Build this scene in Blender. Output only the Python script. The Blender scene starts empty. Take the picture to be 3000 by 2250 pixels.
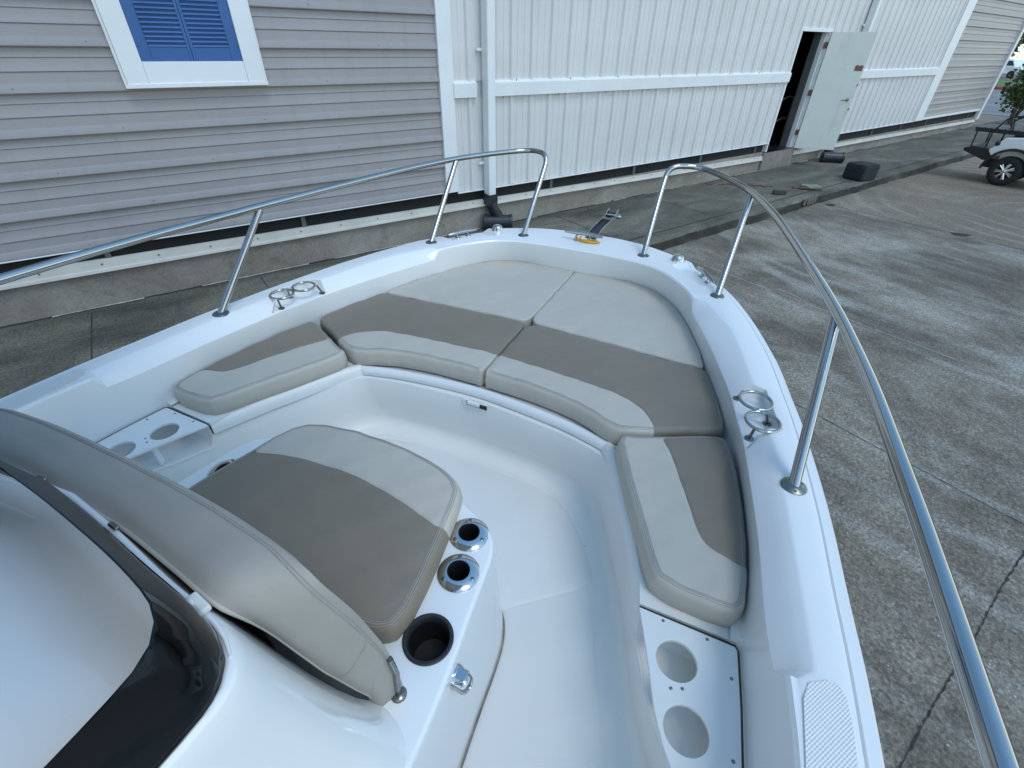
import bpy, bmesh, math, random
import numpy as np
from mathutils import Vector, Matrix
from mathutils.geometry import delaunay_2d_cdt
random.seed(7)
C = bpy.context.scene.collection
S = 1.1                      # boat unit in metres
H = 2.313                    # camera height over the concrete lot
CX = 0.70111 * S
G = -0.865                   # gunwale level in boat units (relative to the eye level)
R = math.radians

# ------------------------------------------------------------------ materials
def newmat(name):
    m = bpy.data.materials.new(name); m.use_nodes = True
    nt = m.node_tree; b = nt.nodes['Principled BSDF']
    return m, nt, b
def node(nt, typ, **kw):
    n = nt.nodes.new(typ)
    for k, v in kw.items():
        if k.startswith('i_'):
            key = k[2:]
            n.inputs[int(key) if key.isdigit() else key.replace('_', ' ')].default_value = v
        else: setattr(n, k, v)
    return n
def ramp(nt, fac, stops):
    r = nt.nodes.new('ShaderNodeValToRGB'); el = r.color_ramp.elements
    while len(el) < len(stops): el.new(0.5)
    for e, (p, c) in zip(el, stops): e.position = p; e.color = (*c, 1) if len(c) == 3 else c
    nt.links.new(fac, r.inputs[0]); return r.outputs[0]
def noise(nt, scale, detail=4, rough=0.55, vec=None, dist=0.0):
    n = node(nt, 'ShaderNodeTexNoise'); n.inputs['Scale'].default_value = scale
    n.inputs['Detail'].default_value = detail; n.inputs['Roughness'].default_value = rough; n.inputs['Distortion'].default_value = dist
    if vec is None: vec = objco(nt)
    nt.links.new(vec, n.inputs['Vector']); return n.outputs['Fac']
def objco(nt, scale=None, rot=None):
    t = node(nt, 'ShaderNodeTexCoord'); o = t.outputs['Object']
    if scale or rot:
        m = node(nt, 'ShaderNodeMapping'); 
        if scale: m.inputs['Scale'].default_value = scale
        if rot: m.inputs['Rotation'].default_value = rot
        nt.links.new(o, m.inputs['Vector']); o = m.outputs[0]
    return o
def mix(nt, f, a, b, typ='MIX'):
    m = node(nt, 'ShaderNodeMix', data_type='RGBA', blend_type=typ)
    for sock, v in ((m.inputs[0], f), (m.inputs[6], a), (m.inputs[7], b)):
        if isinstance(v, (int, float)): sock.default_value = v
        elif isinstance(v, tuple): sock.default_value = (*v, 1)
        else: nt.links.new(v, sock)
    return m.outputs[2]
def bump(nt, b, h, strength, dist=0.002):
    n = node(nt, 'ShaderNodeBump'); n.inputs['Strength'].default_value = strength; n.inputs['Distance'].default_value = dist
    nt.links.new(h, n.inputs['Height'])
    prev = b.inputs['Normal'].links
    if prev: nt.links.new(prev[0].from_socket, n.inputs['Normal'])
    nt.links.new(n.outputs[0], b.inputs['Normal'])
M = {}
def simple(name, col, rough=0.5, metal=0.0, var=0.06, vs=6.0, bs=0.0, bscale=400, bdist=0.001, coat=0.0, spec=None):
    m, nt, b = newmat(name)
    n = noise(nt, vs, 5)
    c1 = tuple(max(0, x * (1 - var)) for x in col); c2 = tuple(min(1, x * (1 + var)) for x in col)
    nt.links.new(ramp(nt, n, [(0.3, c1), (0.7, c2)]), b.inputs['Base Color'])
    b.inputs['Roughness'].default_value = rough; b.inputs['Metallic'].default_value = metal
    if coat: b.inputs['Coat Weight'].default_value = coat; b.inputs['Coat Roughness'].default_value = 0.08
    if spec is not None: b.inputs['Specular IOR Level'].default_value = spec
    if bs: bump(nt, b, noise(nt, bscale, 3), bs, bdist)
    M[name] = m; return m
simple('gelcoat', (0.80, 0.80, 0.79), 0.30, var=0.015, vs=2.5, bs=0.10, bscale=900, bdist=0.0004, coat=0.25)
simple('gelcoat_cream', (0.80, 0.785, 0.745), 0.42, var=0.035, vs=2.2, bs=0.25, bscale=700, bdist=0.0006)
for nm_ in ('gelcoat', 'gelcoat_cream'):
    nt_ = M[nm_].node_tree; b_ = nt_.nodes['Principled BSDF']; src = b_.inputs['Base Color'].links[0].from_socket
    vv = node(nt_, 'ShaderNodeTexVoronoi'); vv.inputs['Scale'].default_value = 13; nt_.links.new(objco(nt_), vv.inputs['Vector'])
    dd_ = ramp(nt_, vv.outputs['Distance'], [(.030, (1,) * 3), (.045, (0,) * 3)]); ss_ = ramp(nt_, vv.outputs['Color'], [(.80, (0,) * 3), (.84, (.75,) * 3)])
    sm_ = ramp(nt_, noise(nt_, 1.3, 6, .7), [(.55, (0,) * 3), (.75, (.16,) * 3)])
    c_ = mix(nt_, sm_, src, (.60, .58, .53)); c_ = mix(nt_, mix(nt_, 1.0, dd_, ss_, 'MULTIPLY'), c_, (.18, .16, .13)); nt_.links.new(c_, b_.inputs['Base Color'])
    if nm_ == 'gelcoat_cream': bump(nt_, b_, noise(nt_, 210, 3, .6), .30, .0010)
simple('panel_white', (0.80, 0.80, 0.775), 0.38, var=0.012, vs=3, bs=0.08, bscale=900, bdist=0.0004)
simple('console_gel', (0.80, 0.805, 0.80), 0.16, var=0.015, vs=2.0, bs=0.03, bscale=40, bdist=0.001, coat=0.5)
simple('rubber_shade_dark', (0.02, 0.022, 0.025), 0.5, var=0.3, vs=40, bs=0.2, bscale=200)
simple('corrugated_black', (0.022, 0.026, 0.034), 0.38, var=0.3, vs=14, bs=0.1, bscale=90)
simple('caulk', (0.22, 0.19, 0.16), 0.8, var=0.4, vs=30)
simple('gap_dark', (0.03, 0.03, 0.03), 0.8, var=0.3, vs=30)
simple('black_hole', (0.006, 0.006, 0.008), 0.55, var=0.2)
simple('white_trim', (0.74, 0.76, 0.77), 0.45, var=0.04, vs=3, bs=0.1, bscale=60)
simple('foam_block', (0.018, 0.02, 0.026), 0.85, var=0.5, vs=25, bs=0.9, bscale=35, bdist=0.01)
simple('brick_dark', (0.07, 0.05, 0.055), 0.9, var=0.4, vs=60, bs=0.6, bscale=80, bdist=0.004)
simple('rust_wood', (0.16, 0.07, 0.045), 0.9, var=0.5, vs=40, bs=0.6, bscale=60, bdist=0.004)
simple('green_scrap', (0.18, 0.24, 0.17), 0.8, var=0.4, vs=30, bs=0.4, bscale=60, bdist=0.003)
simple('yellow_strap', (0.62, 0.33, 0.015), 0.55, var=0.15, vs=80, bs=0.3, bscale=300)
simple('stitch', (0.33, 0.32, 0.30), 0.8, var=0.1)
simple('blue_paint', (0.025, 0.105, 0.30), 0.42, var=0.12, vs=4, bs=0.15, bscale=30)
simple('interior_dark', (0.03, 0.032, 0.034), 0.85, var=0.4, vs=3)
simple('interior_grey', (0.10, 0.105, 0.10), 0.8, var=0.2, vs=3)
simple('tan_rail', (0.38, 0.33, 0.24), 0.6, var=0.2, vs=8)
simple('hinge_brown', (0.17, 0.085, 0.065), 0.7, var=0.4, vs=60)
simple('cart_black', (0.012, 0.013, 0.014), 0.45, var=0.3, vs=10, bs=0.2, bscale=80)
simple('cart_white', (0.78, 0.79, 0.78), 0.22, var=0.02, coat=0.4)
simple('tyre', (0.014, 0.014, 0.015), 0.75, var=0.3, vs=30, bs=0.5, bscale=60, bdist=0.003)
simple('bark', (0.11, 0.09, 0.07), 0.9, var=0.4, vs=20, bs=0.8, bscale=40, bdist=0.01)
simple('grass_green', (0.09, 0.14, 0.045), 0.9, var=0.4, vs=0.4)
simple('red_paint', (0.33, 0.05, 0.05), 0.7, var=0.2, vs=3)
simple('asphalt', (0.20, 0.20, 0.195), 0.9, var=0.2, vs=0.5, bs=0.2, bscale=30, bdist=0.004)
simple('clear_plastic', (0.6, 0.65, 0.68), 0.08, var=0.02)
simple('car_glass', (0.02, 0.025, 0.03), 0.08)
simple('lot_joint', (0.035, 0.032, 0.028), 0.95, var=0.5, vs=15)
simple('flashing', (0.56, 0.54, 0.49), 0.5, var=0.10, vs=3, bs=0.1, bscale=60)
simple('lot_joint_pale', (0.46, 0.42, 0.36), 0.9, var=0.35, vs=20)
simple('grey_roof', (0.35, 0.36, 0.36), 0.5, var=0.1)

def steel(name, col, rough, brushed=0.0):
    m, nt, b = newmat(name); b.inputs['Metallic'].default_value = 1
    b.inputs['Base Color'].default_value = (*col, 1)
    n = noise(nt, 30, 4); r = ramp(nt, n, [(0.3, (rough * 0.6,) * 3), (0.75, (rough * 1.6,) * 3)])
    nt.links.new(r, b.inputs['Roughness']); bump(nt, b, noise(nt, 18, 2), 0.05, 0.001)
    M[name] = m
steel('stainless', (0.44, 0.43, 0.41), 0.12)
steel('stainless_worn', (0.22, 0.22, 0.20), 0.28)
steel('chrome', (0.58, 0.575, 0.56), 0.05)
steel('alloy', (0.75, 0.76, 0.78), 0.15)

def vinyl(name, col, rough):
    m, nt, b = newmat(name)
    n = noise(nt, 5, 4); c1 = tuple(x * 0.955 for x in col); c2 = tuple(x * 1.03 for x in col)
    base = ramp(nt, n, [(0.3, c1), (0.7, c2)])
    sm = noise(nt, 22, 6, 0.7); k = ramp(nt, sm, [(0.66, (0, 0, 0)), (0.8, (0.35, 0.35, 0.35))])
    base = mix(nt, k, base, tuple(x * 0.62 for x in col))
    nt.links.new(base, b.inputs['Base Color']); b.inputs['Roughness'].default_value = rough
    b.inputs['Specular IOR Level'].default_value = 0.4
    v = node(nt, 'ShaderNodeTexVoronoi'); v.inputs['Scale'].default_value = 650; nt.links.new(objco(nt), v.inputs['Vector'])
    bump(nt, b, v.outputs['Distance'], 0.18, 0.0006)
    bump(nt, b, noise(nt, 9, 3), 0.35, 0.012)
    M[name] = m
vinyl('vinyl_light', (0.51, 0.465, 0.395), 0.50)
vinyl('vinyl_back', (0.36, 0.335, 0.30), 0.56)
vinyl('vinyl_taupe', (0.228, 0.190, 0.145), 0.54)

def glass_tint():
    m, nt, b = newmat('tinted_acrylic')
    nt.nodes.remove(b); out = nt.nodes['Material Output']
    fr = node(nt, 'ShaderNodeFresnel', i_IOR=1.5); gl = node(nt, 'ShaderNodeBsdfGlossy'); gl.inputs['Roughness'].default_value = 0.03
    tr = node(nt, 'ShaderNodeBsdfTransparent'); tr.inputs['Color'].default_value = (0.10, 0.125, 0.145, 1)
    mx = node(nt, 'ShaderNodeMixShader'); nt.links.new(fr.outputs[0], mx.inputs[0]); nt.links.new(tr.outputs[0], mx.inputs[1]); nt.links.new(gl.outputs[0], mx.inputs[2])
    nt.links.new(mx.outputs[0], out.inputs['Surface']); M['tinted_acrylic'] = m
glass_tint()

def concrete_lot():
    m, nt, b = newmat('concrete_lot')
    o = objco(nt)
    big = noise(nt, 0.7, 7, 0.62, vec=objco(nt, (1.25, 0.8, 1), (0, 0, R(8))), dist=0.5)
    mid = noise(nt, 2.0, 7, 0.68, vec=objco(nt, (1.5, 0.7, 1), (0, 0, R(-12))), dist=0.7)
    base = ramp(nt, big, [(0.38, (0.105, 0.083, 0.060)), (0.50, (0.185, 0.152, 0.113)), (0.64, (0.30, 0.272, 0.222))])
    base = mix(nt, ramp(nt, mid, [(0.35, (0.0,) * 3), (0.75, (0.55,) * 3)]), base, (0.30, 0.28, 0.235))
    dark = noise(nt, 0.75, 8, 0.72, vec=objco(nt, (1.2, 0.9, 1), (0, 0, R(14))), dist=0.9)
    base = mix(nt, ramp(nt, dark, [(0.44, (0,) * 3), (0.62, (0.8,) * 3)]), base, (0.095, 0.075, 0.055))
    # brown stained bay beyond the joint
    sep = node(nt, 'ShaderNodeSeparateXYZ'); nt.links.new(o, sep.inputs[0])
    far = node(nt, 'ShaderNodeMapRange', i_1=9.86, i_2=9.90); nt.links.new(sep.outputs[0], far.inputs[0])
    fm = node(nt, 'ShaderNodeMath', operation='MULTIPLY'); nt.links.new(far.outputs[0], fm.inputs[0]); fm.inputs[1].default_value = 0.62
    base = mix(nt, fm.outputs[0], base, (0.205, 0.155, 0.108))
    # polished pale tyre sweeps: bands of distorted rings
    w = node(nt, 'ShaderNodeTexWave', wave_type='RINGS', rings_direction='Z'); mp = node(nt, 'ShaderNodeMapping')
    mp.inputs['Location'].default_value = (-12.5, -1.0, 0); nt.links.new(o, mp.inputs[0]); nt.links.new(mp.outputs[0], w.inputs['Vector'])
    w.inputs['Scale'].default_value = 0.75; w.inputs['Distortion'].default_value = 6.5; w.inputs['Detail'].default_value = 4; w.inputs['Detail Scale'].default_value = 0.35
    sw = ramp(nt, w.outputs['Fac'], [(0.66, (0,) * 3), (0.98, (0.30,) * 3)])
    msk = ramp(nt, noise(nt, 0.5, 2), [(0.45, (0,) * 3), (0.6, (1,) * 3)])
    msk = mix(nt, 1.0, sw, msk, 'MULTIPLY')
    base = mix(nt, msk, base, (0.36, 0.35, 0.32))
    def mth(op, a, b=None):
        n_ = node(nt, 'ShaderNodeMath', operation=op)
        for k_, v_ in enumerate((a, b)):
            if v_ is None: continue
            if isinstance(v_, (int, float)): n_.inputs[k_].default_value = v_
            else: nt.links.new(v_, n_.inputs[k_])
        return n_.outputs[0]
    wn = mth('MULTIPLY', mth('SUBTRACT', noise(nt, 1.3, 3), .5), .35)
    for x0_, k_, w_, a_ in ((5.86, .25, .17, .75), (6.32, .10, .09, .55), (6.9, .12, .12, .35), (5.35, .2, .07, .45), (8.1, .05, .16, .30)):
        q = mth('MAXIMUM', mth('SUBTRACT', sep.outputs[1], 1.8), 0.0); q = mth('MULTIPLY', mth('MULTIPLY', q, q), k_)
        t_ = mth('ABSOLUTE', mth('ADD', mth('SUBTRACT', mth('SUBTRACT', sep.outputs[0], x0_), q), wn))
        mr = node(nt, 'ShaderNodeMapRange', i_1=w_, i_2=w_ * .35, i_3=0.0, i_4=a_); nt.links.new(t_, mr.inputs[0])
        br_n = ramp(nt, noise(nt, 1.6, 4, .6, vec=objco(nt, (1, .45, 1))), [(.42, (0,) * 3), (.60, (1,) * 3)])
        base = mix(nt, mix(nt, 1.0, mr.outputs[0], br_n, 'MULTIPLY'), base, (0.33, 0.32, 0.29))
    # exposed aggregate
    v = node(nt, 'ShaderNodeTexVoronoi'); v.inputs['Scale'].default_value = 62; nt.links.new(o, v.inputs['Vector'])
    sp = ramp(nt, v.outputs['Color'], [(0.12, (0.42,) * 3), (0.5, (1.0,) * 3), (0.88, (1.7,) * 3)])
    v2 = noise(nt, 62, 4, 0.75)
    sp2 = ramp(nt, v2, [(0.36, (0.42,) * 3), (0.5, (1.0,) * 3), (0.66, (1.8,) * 3)])
    base = mix(nt, 0.5, base, sp, 'MULTIPLY'); base = mix(nt, 0.62, base, sp2, 'MULTIPLY')
    v3 = node(nt, 'ShaderNodeTexVoronoi'); v3.inputs['Scale'].default_value = 26; nt.links.new(o, v3.inputs['Vector'])
    fl = ramp(nt, v3.outputs['Distance'], [(0.10, (1,) * 3), (0.16, (0,) * 3)])
    sel = ramp(nt, v3.outputs['Color'], [(0.72, (0,) * 3), (0.76, (0.8,) * 3)])
    fl = mix(nt, 1.0, fl, sel, 'MULTIPLY'); base = mix(nt, fl, base, (0.48, 0.47, 0.44))
    nt.links.new(base, b.inputs['Base Color']); b.inputs['Roughness'].default_value = 0.88
    bump(nt, b, v2, 0.35, 0.004)
    M['concrete_lot'] = m
concrete_lot()
def concrete_walk(name, c0, c1, c2, brown, sc=0.9, fine=0.9):
    m, nt, b = newmat(name)
    big = noise(nt, sc, 7, 0.65, vec=objco(nt, (0.6, 1.4, 1)), dist=0.7)
    base = ramp(nt, big, [(0.3, c0), (0.5, c1), (0.7, c2)])
    st = noise(nt, sc * 2.6, 7, 0.75, dist=1.0)
    base = mix(nt, ramp(nt, st, [(0.54, (0,) * 3), (0.7, (0.65,) * 3)]), base, brown)
    f = noise(nt, 55, 5, 0.78); base = mix(nt, fine, base, ramp(nt, f, [(0.36, (0.45,) * 3), (0.5, (1.0,) * 3), (0.66, (1.75,) * 3)]), 'MULTIPLY')
    nt.links.new(base, b.inputs['Base Color']); b.inputs['Roughness'].default_value = 0.9
    bump(nt, b, f, 0.35, 0.004); bump(nt, b, st, 0.2, 0.01)
    M[name] = m
concrete_walk('concrete_walk', (0.055, 0.053, 0.040), (0.115, 0.108, 0.083), (0.20, 0.185, 0.145), (0.038, 0.035, 0.028), 1.1)
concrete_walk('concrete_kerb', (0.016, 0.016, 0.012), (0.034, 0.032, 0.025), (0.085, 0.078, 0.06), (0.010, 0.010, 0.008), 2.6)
concrete_walk('foundation', (0.16, 0.14, 0.118), (0.235, 0.21, 0.18), (0.31, 0.285, 0.25), (0.13, 0.092, 0.062), 1.5, 0.3)

def siding(name, col, dirt):
    m, nt, b = newmat(name)
    n = noise(nt, 1.0, 5, 0.6, vec=objco(nt, (0.4, 1, 1.2)))
    c = ramp(nt, n, [(0.3, tuple(x * 0.93 for x in col)), (0.7, tuple(x * 1.05 for x in col))])
    d = noise(nt, 3.0, 6, 0.7, vec=objco(nt, (2.0, 1, 0.30)))
    c = mix(nt, ramp(nt, d, [(0.50, (0,) * 3), (0.74, (0.55,) * 3)]), c, dirt)
    nt.links.new(c, b.inputs['Base Color']); b.inputs['Roughness'].default_value = 0.42
    bump(nt, b, noise(nt, 1.6, 3), 0.25, 0.02)
    M[name] = m
siding('siding_grey', (0.30, 0.288, 0.292), (0.24, 0.228, 0.215))
siding('siding_white', (0.65, 0.645, 0.64), (0.53, 0.52, 0.49))
siding('door_paint', (0.60, 0.64, 0.60), (0.42, 0.40, 0.33))

def nonskid(name, col, sc, dist, strength):
    m, nt, b = newmat(name); b.inputs['Base Color'].default_value = (*col, 1); b.inputs['Roughness'].default_value = 0.45
    o = objco(nt, None, (0, 0, R(35)))
    w = node(nt, 'ShaderNodeTexWave', wave_type='BANDS', bands_direction='Y'); w.inputs['Scale'].default_value = sc
    w.inputs['Distortion'].default_value = 0.3; nt.links.new(o, w.inputs['Vector'])
    w2 = node(nt, 'ShaderNodeTexWave', wave_type='BANDS', bands_direction='X'); w2.inputs['Scale'].default_value = sc * 1.6
    nt.links.new(o, w2.inputs['Vector'])
    mm = mix(nt, 0.3, w.outputs['Color'], w2.outputs['Color'])
    bump(nt, b, mm, strength, dist); M[name] = m
nonskid('nonskid_pad', (0.80, 0.80, 0.79), 42, 0.0022, 1.0)
nonskid('nonskid_bench', (0.76, 0.75, 0.72), 110, 0.0015, 0.7)
def louvre_leaf():
    m, nt, b = newmat('leaf'); n = noise(nt, 3, 3)
    nt.links.new(ramp(nt, n, [(0.3, (0.035, 0.06, 0.015)), (0.7, (0.10, 0.15, 0.04))]), b.inputs['Base Color'])
    b.inputs['Roughness'].default_value = 0.55; M['leaf'] = m
louvre_leaf()
def mesh_screen():
    m, nt, b = newmat('vent_screen')
    w = node(nt, 'ShaderNodeTexWave', wave_type='BANDS', bands_direction='X'); w.inputs['Scale'].default_value = 20
    nt.links.new(objco(nt), w.inputs['Vector'])
    nt.links.new(ramp(nt, w.outputs['Fac'], [(0.3, (0.006,) * 3), (0.8, (0.02,) * 3)]), b.inputs['Base Color']); b.inputs['Roughness'].default_value = 0.9
    M['vent_screen'] = m
mesh_screen()

# ------------------------------------------------------------------ mesh helpers
class MB:
    def __init__(s): s.v = []; s.f = []; s.m = []
    def add(s, vs, fs, mi=0):
        k = len(s.v); s.v += [tuple(p) for p in vs]; s.f += [tuple(i + k for i in f) for f in fs]; s.m += [mi] * len(fs)
    def box(s, c, d, M3=None, mi=0):
        vs = []
        for x in (-.5, .5):
            for y in (-.5, .5):
                for z in (-.5, .5):
                    p = Vector((x * d[0], y * d[1], z * d[2]))
                    if M3 is not None: p = M3 @ p
                    vs.append(p + Vector(c))
        s.add(vs, [(0, 1, 3, 2), (4, 6, 7, 5), (0, 4, 5, 1), (2, 3, 7, 6), (0, 2, 6, 4), (1, 5, 7, 3)], mi)
    def rows(s, rows, closed=False, mi=0, cap=False, flip=False):
        n = len(rows[0]); vs = [p for r in rows for p in r]; fs = []
        for i in range(len(rows) - 1):
            for j in range(n if closed else n - 1):
                q = (i * n + j, i * n + (j + 1) % n, (i + 1) * n + (j + 1) % n, (i + 1) * n + j)
                fs.append(q[::-1] if flip else q)
        if cap: fs.append(tuple(range(n))[::-1]); fs.append(tuple((len(rows) - 1) * n + j for j in range(n)))
        s.add(vs, fs, mi)
    def tube(s, pts, r, n=12, closed=False, cap=True, mi=0):
        pts = [Vector(p) for p in pts]; N = len(pts); rr = r if isinstance(r, (list, tuple)) else [r] * N
        rings = []; up = None
        for i, p in enumerate(pts):
            a = pts[(i - 1) % N] if (closed or i) else p; b = pts[(i + 1) % N] if (closed or i < N - 1) else p
            t = (b - a).normalized()
            if up is None: up = t.orthogonal().normalized()
            up = (up - t * up.dot(t)).normalized(); w = t.cross(up)
            rings.append([p + (up * math.cos(2 * math.pi * k / n) + w * math.sin(2 * math.pi * k / n)) * rr[i] for k in range(n)])
        if closed: rings.append(rings[0])
        s.rows(rings, closed=True, mi=mi, cap=cap and not closed)
    def lathe(s, prof, c, axis=(0, 0, 1), n=28, mi=0):
        ax = Vector(axis).normalized(); u = ax.orthogonal().normalized(); w = ax.cross(u); c = Vector(c)
        s.rows([[c + ax * z + (u * math.cos(2 * math.pi * k / n) + w * math.sin(2 * math.pi * k / n)) * max(r, 1e-5) for k in range(n)] for r, z in prof], closed=True, mi=mi)
    def plate(s, outline, holes, z0, z1, mi=0, T=None, hole_walls=True):
        T = T or (lambda x, y, z: (x, y, z))
        vs = [Vector(p) for p in outline]; es = [(i, (i + 1) % len(vs)) for i in range(len(vs))]; loops = [list(range(len(vs)))]
        for h in holes:
            k = len(vs); vs += [Vector(p) for p in h]; es += [(k + i, k + (i + 1) % len(h)) for i in range(len(h))]; loops.append(list(range(k, len(vs))))
        ov, oe, of, a_, b_, c_ = delaunay_2d_cdt(vs, es, [], 0, 1e-7)
        tris = []
        for f in of:
            c = sum((ov[i] for i in f), Vector((0, 0))) / len(f)
            if inside(c, outline) and not any(inside(c, h) for h in holes): tris.append(tuple(f))
        top = [T(p.x, p.y, z1) for p in ov]; s.add(top, tris, mi)
        if z0 is not None:
            s.add([T(p.x, p.y, z0) for p in ov], [t[::-1] for t in tris], mi)
            for L in ([outline] + (list(holes) if hole_walls else [])):
                s.rows([[T(p[0], p[1], z0) for p in L], [T(p[0], p[1], z1) for p in L]], closed=True, mi=mi)
def inside(p, poly):
    x, y = p[0], p[1]; c = False; n = len(poly); j = n - 1
    for i in range(n):
        xi, yi = poly[i][0], poly[i][1]; xj, yj = poly[j][0], poly[j][1]
        if (yi > y) != (yj > y) and x < (xj - xi) * (y - yi) / (yj - yi) + xi: c = not c
        j = i
    return c
WM = {}
def wm(o): return WM.get(o.name, Matrix.Identity(4))
def thing(name, label, cat, loc, rotz=0, group=None):
    o = bpy.data.objects.new(name, None); C.objects.link(o); o.empty_display_size = 0.1
    o.location = loc; o.rotation_euler = (0, 0, rotz); WM[o.name] = Matrix.Translation(loc) @ Matrix.Rotation(rotz, 4, 'Z')
    if cat: o['label'] = label; o['category'] = cat
    if group: o['group'] = group
    return o
def obj(name, mb, mats, parent=None, smooth=None, bevel=None, label=None, cat=None, group=None, kind=None, weld=True):
    me = bpy.data.meshes.new(name)
    vs = [Vector(p) for p in mb.v]
    if parent is None:
        lo = Vector([min(p[i] for p in vs) for i in range(3)]); hi = Vector([max(p[i] for p in vs) for i in range(3)])
        base = Vector(((lo.x + hi.x) / 2, (lo.y + hi.y) / 2, lo.z)) if kind != 'structure' else Vector((0, 0, 0)); mat = Matrix.Translation(base)
    else: mat = wm(parent)
    inv = mat.inverted()
    me.from_pydata([inv @ p for p in vs], [], mb.f)
    for m in (mats if isinstance(mats, (list, tuple)) else [mats]): me.materials.append(M[m])
    for p, mi in zip(me.polygons, mb.m): p.material_index = mi
    bm = bmesh.new(); bm.from_mesh(me)
    if weld: bmesh.ops.remove_doubles(bm, verts=bm.verts, dist=1e-5)
    bmesh.ops.recalc_face_normals(bm, faces=bm.faces)
    if smooth is not None:
        a = R(smooth)
        for f in bm.faces: f.smooth = True
        for e in bm.edges:
            if len(e.link_faces) == 2 and e.calc_face_angle(0) > a: e.smooth = False
    bm.to_mesh(me); bm.free()
    o = bpy.data.objects.new(name, me); C.objects.link(o)
    if parent is None: o.location = mat.to_translation()
    else: o.parent = parent
    WM[o.name] = mat
    if bevel:
        b = o.modifiers.new('Bevel', 'BEVEL'); b.width = bevel; b.segments = 2; b.limit_method = 'ANGLE'; b.angle_limit = R(35); b.harden_normals = False
    if label: o['label'] = label
    if cat: o['category'] = cat
    if group: o['group'] = group
    if kind: o['kind'] = kind
    return o
def cr(pts, n, closed=False):
    P = [np.array(p, float) for p in pts]; N = len(P); out = []
    segs = N if closed else N - 1
    for i in range(segs):
        if closed: p0, p1, p2, p3 = P[(i - 1) % N], P[i], P[(i + 1) % N], P[(i + 2) % N]
        else:
            p1, p2 = P[i], P[i + 1]; p0 = P[i - 1] if i else 2 * p1 - p2; p3 = P[i + 2] if i < N - 2 else 2 * p2 - p1
        for k in range(n):
            t = k / n
            out.append(0.5 * ((2 * p1) + (-p0 + p2) * t + (2 * p0 - 5 * p1 + 4 * p2 - p3) * t * t + (-p0 + 3 * p1 - 3 * p2 + p3) * t ** 3))
    if not closed: out.append(P[-1])
    return out
def resample(pts, n, closed=False):
    P = [np.array(p, float) for p in pts]
    if closed: P = P + [P[0]]
    d = [0]
    for a, b in zip(P[:-1], P[1:]): d.append(d[-1] + np.linalg.norm(b - a))
    t = np.linspace(0, d[-1], n + (1 if closed else 0)); A = np.array(P)
    out = np.stack([np.interp(t, d, A[:, k]) for k in range(A.shape[1])], 1)
    return [r for r in (out[:-1] if closed else out)]
def chaikin(pts, it=2, closed=True):
    P = [np.array(p, float) for p in pts]
    for _ in range(it):
        Q = []; N = len(P)
        for i in range(N if closed else N - 1):
            a, b = P[i], P[(i + 1) % N]; Q += [a * .75 + b * .25, a * .25 + b * .75]
        if not closed: Q = [P[0]] + Q + [P[-1]]
        P = Q
    return P
def W(x, y, z): return (x * S, y * S, z * S + H)      # boat units -> world
def mir(pts): return [(-p[0],) + tuple(p[1:]) for p in pts]
def circ(cx, cy, r, n=36): return [(cx + r * math.cos(2 * math.pi * k / n), cy + r * math.sin(2 * math.pi * k / n)) for k in range(n)]

# ------------------------------------------------------------------ BOAT
boat = thing('boat', 'white open-bow motor boat with steel bow rails, seen from its helm', 'boat', (0, 1.0, 0))
# sheer and edge curves (starboard half, boat units)
def fy(pts, n=8):
    c = np.array(cr(pts, n)); c = c[np.argsort(c[:, 1])]
    return lambda y: float(np.interp(y, c[:, 1], c[:, 0]))
O_side = [(1.08, -2.6), (1.12, -1.4), (1.132, -.5), (1.133, 0), (1.1285, .35), (1.1185, .57), (1.1035, .735), (1.088, .92), (1.0655, 1.10), (1.037, 1.28), (1.006, 1.434), (.976, 1.58), (.941, 1.705), (.884, 1.88), (.808, 2.065), (.75, 2.172), (.695, 2.268)]
CO_side = [(1.055, -.5), (1.05, 0), (1.035, .40), (1.030, .54), (1.018, .66), (1.0, .82), (.985, .95), (.957, 1.15), (.93, 1.28), (.90, 1.41), (.875, 1.50), (.838, 1.65), (.786, 1.795), (.681, 1.985)]
CI_side = [(1.02, -2.6), (1.02, -.5), (1.01, 0), (.9995, .30), (.9995, .39), (.992, .47), (.984, .54), (.966, .632), (.947, .822), (.937, .90), (.898, 1.15), (.868, 1.28), (.838, 1.41), (.8055, 1.515), (.742, 1.70), (.643, 1.955), (.632, 1.985)]
W_side = [(1.03, -2.6), (1.03, -.5), (1.01, .1), (.990, .35), (.982, .44), (.975, .54), (.961, .665), (.957, .75), (.954, .87), (.934, 1.05), (.893, 1.27), (.853, 1.38), (.828, 1.46), (.79, 1.58), (.755, 1.69), (.72, 1.80), (.67, 1.935), (.645, 1.985)]
fO, fCO, fCI, fW = fy(O_side), fy(CO_side), fy(CI_side), fy(W_side)
O_bow = [(-.16, 2.596), (0, 2.60), (.16, 2.596), (.3246, 2.5553), (.4578, 2.489), (.5241, 2.450), (.5855, 2.409), (.645, 2.345), (.695, 2.268), (.75, 2.172), (.808, 2.065), (fO(1.985), 1.985)]
I_bow = [(-.12, 2.312), (0, 2.312), (.12, 2.312), (.25, 2.300), (.33, 2.288), (.40, 2.262), (.47, 2.215), (.53, 2.150), (.588, 2.072), (.632, 1.985)]
W_bow = [(-.15, 2.34), (0, 2.335), (.15, 2.342), (.28, 2.348), (.385, 2.325), (.46, 2.277), (.53, 2.205), (.60, 2.09), (.645, 1.985)]
NB = 34
def bowc(p): 
    c = [q for q in cr(p, 10)]; c = c[10:]     # drop the mirrored lead-in
    return resample(c, NB)
ob, ib, wb = bowc(O_bow), bowc(I_bow), bowc(W_bow)
sts = []      # stations
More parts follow.
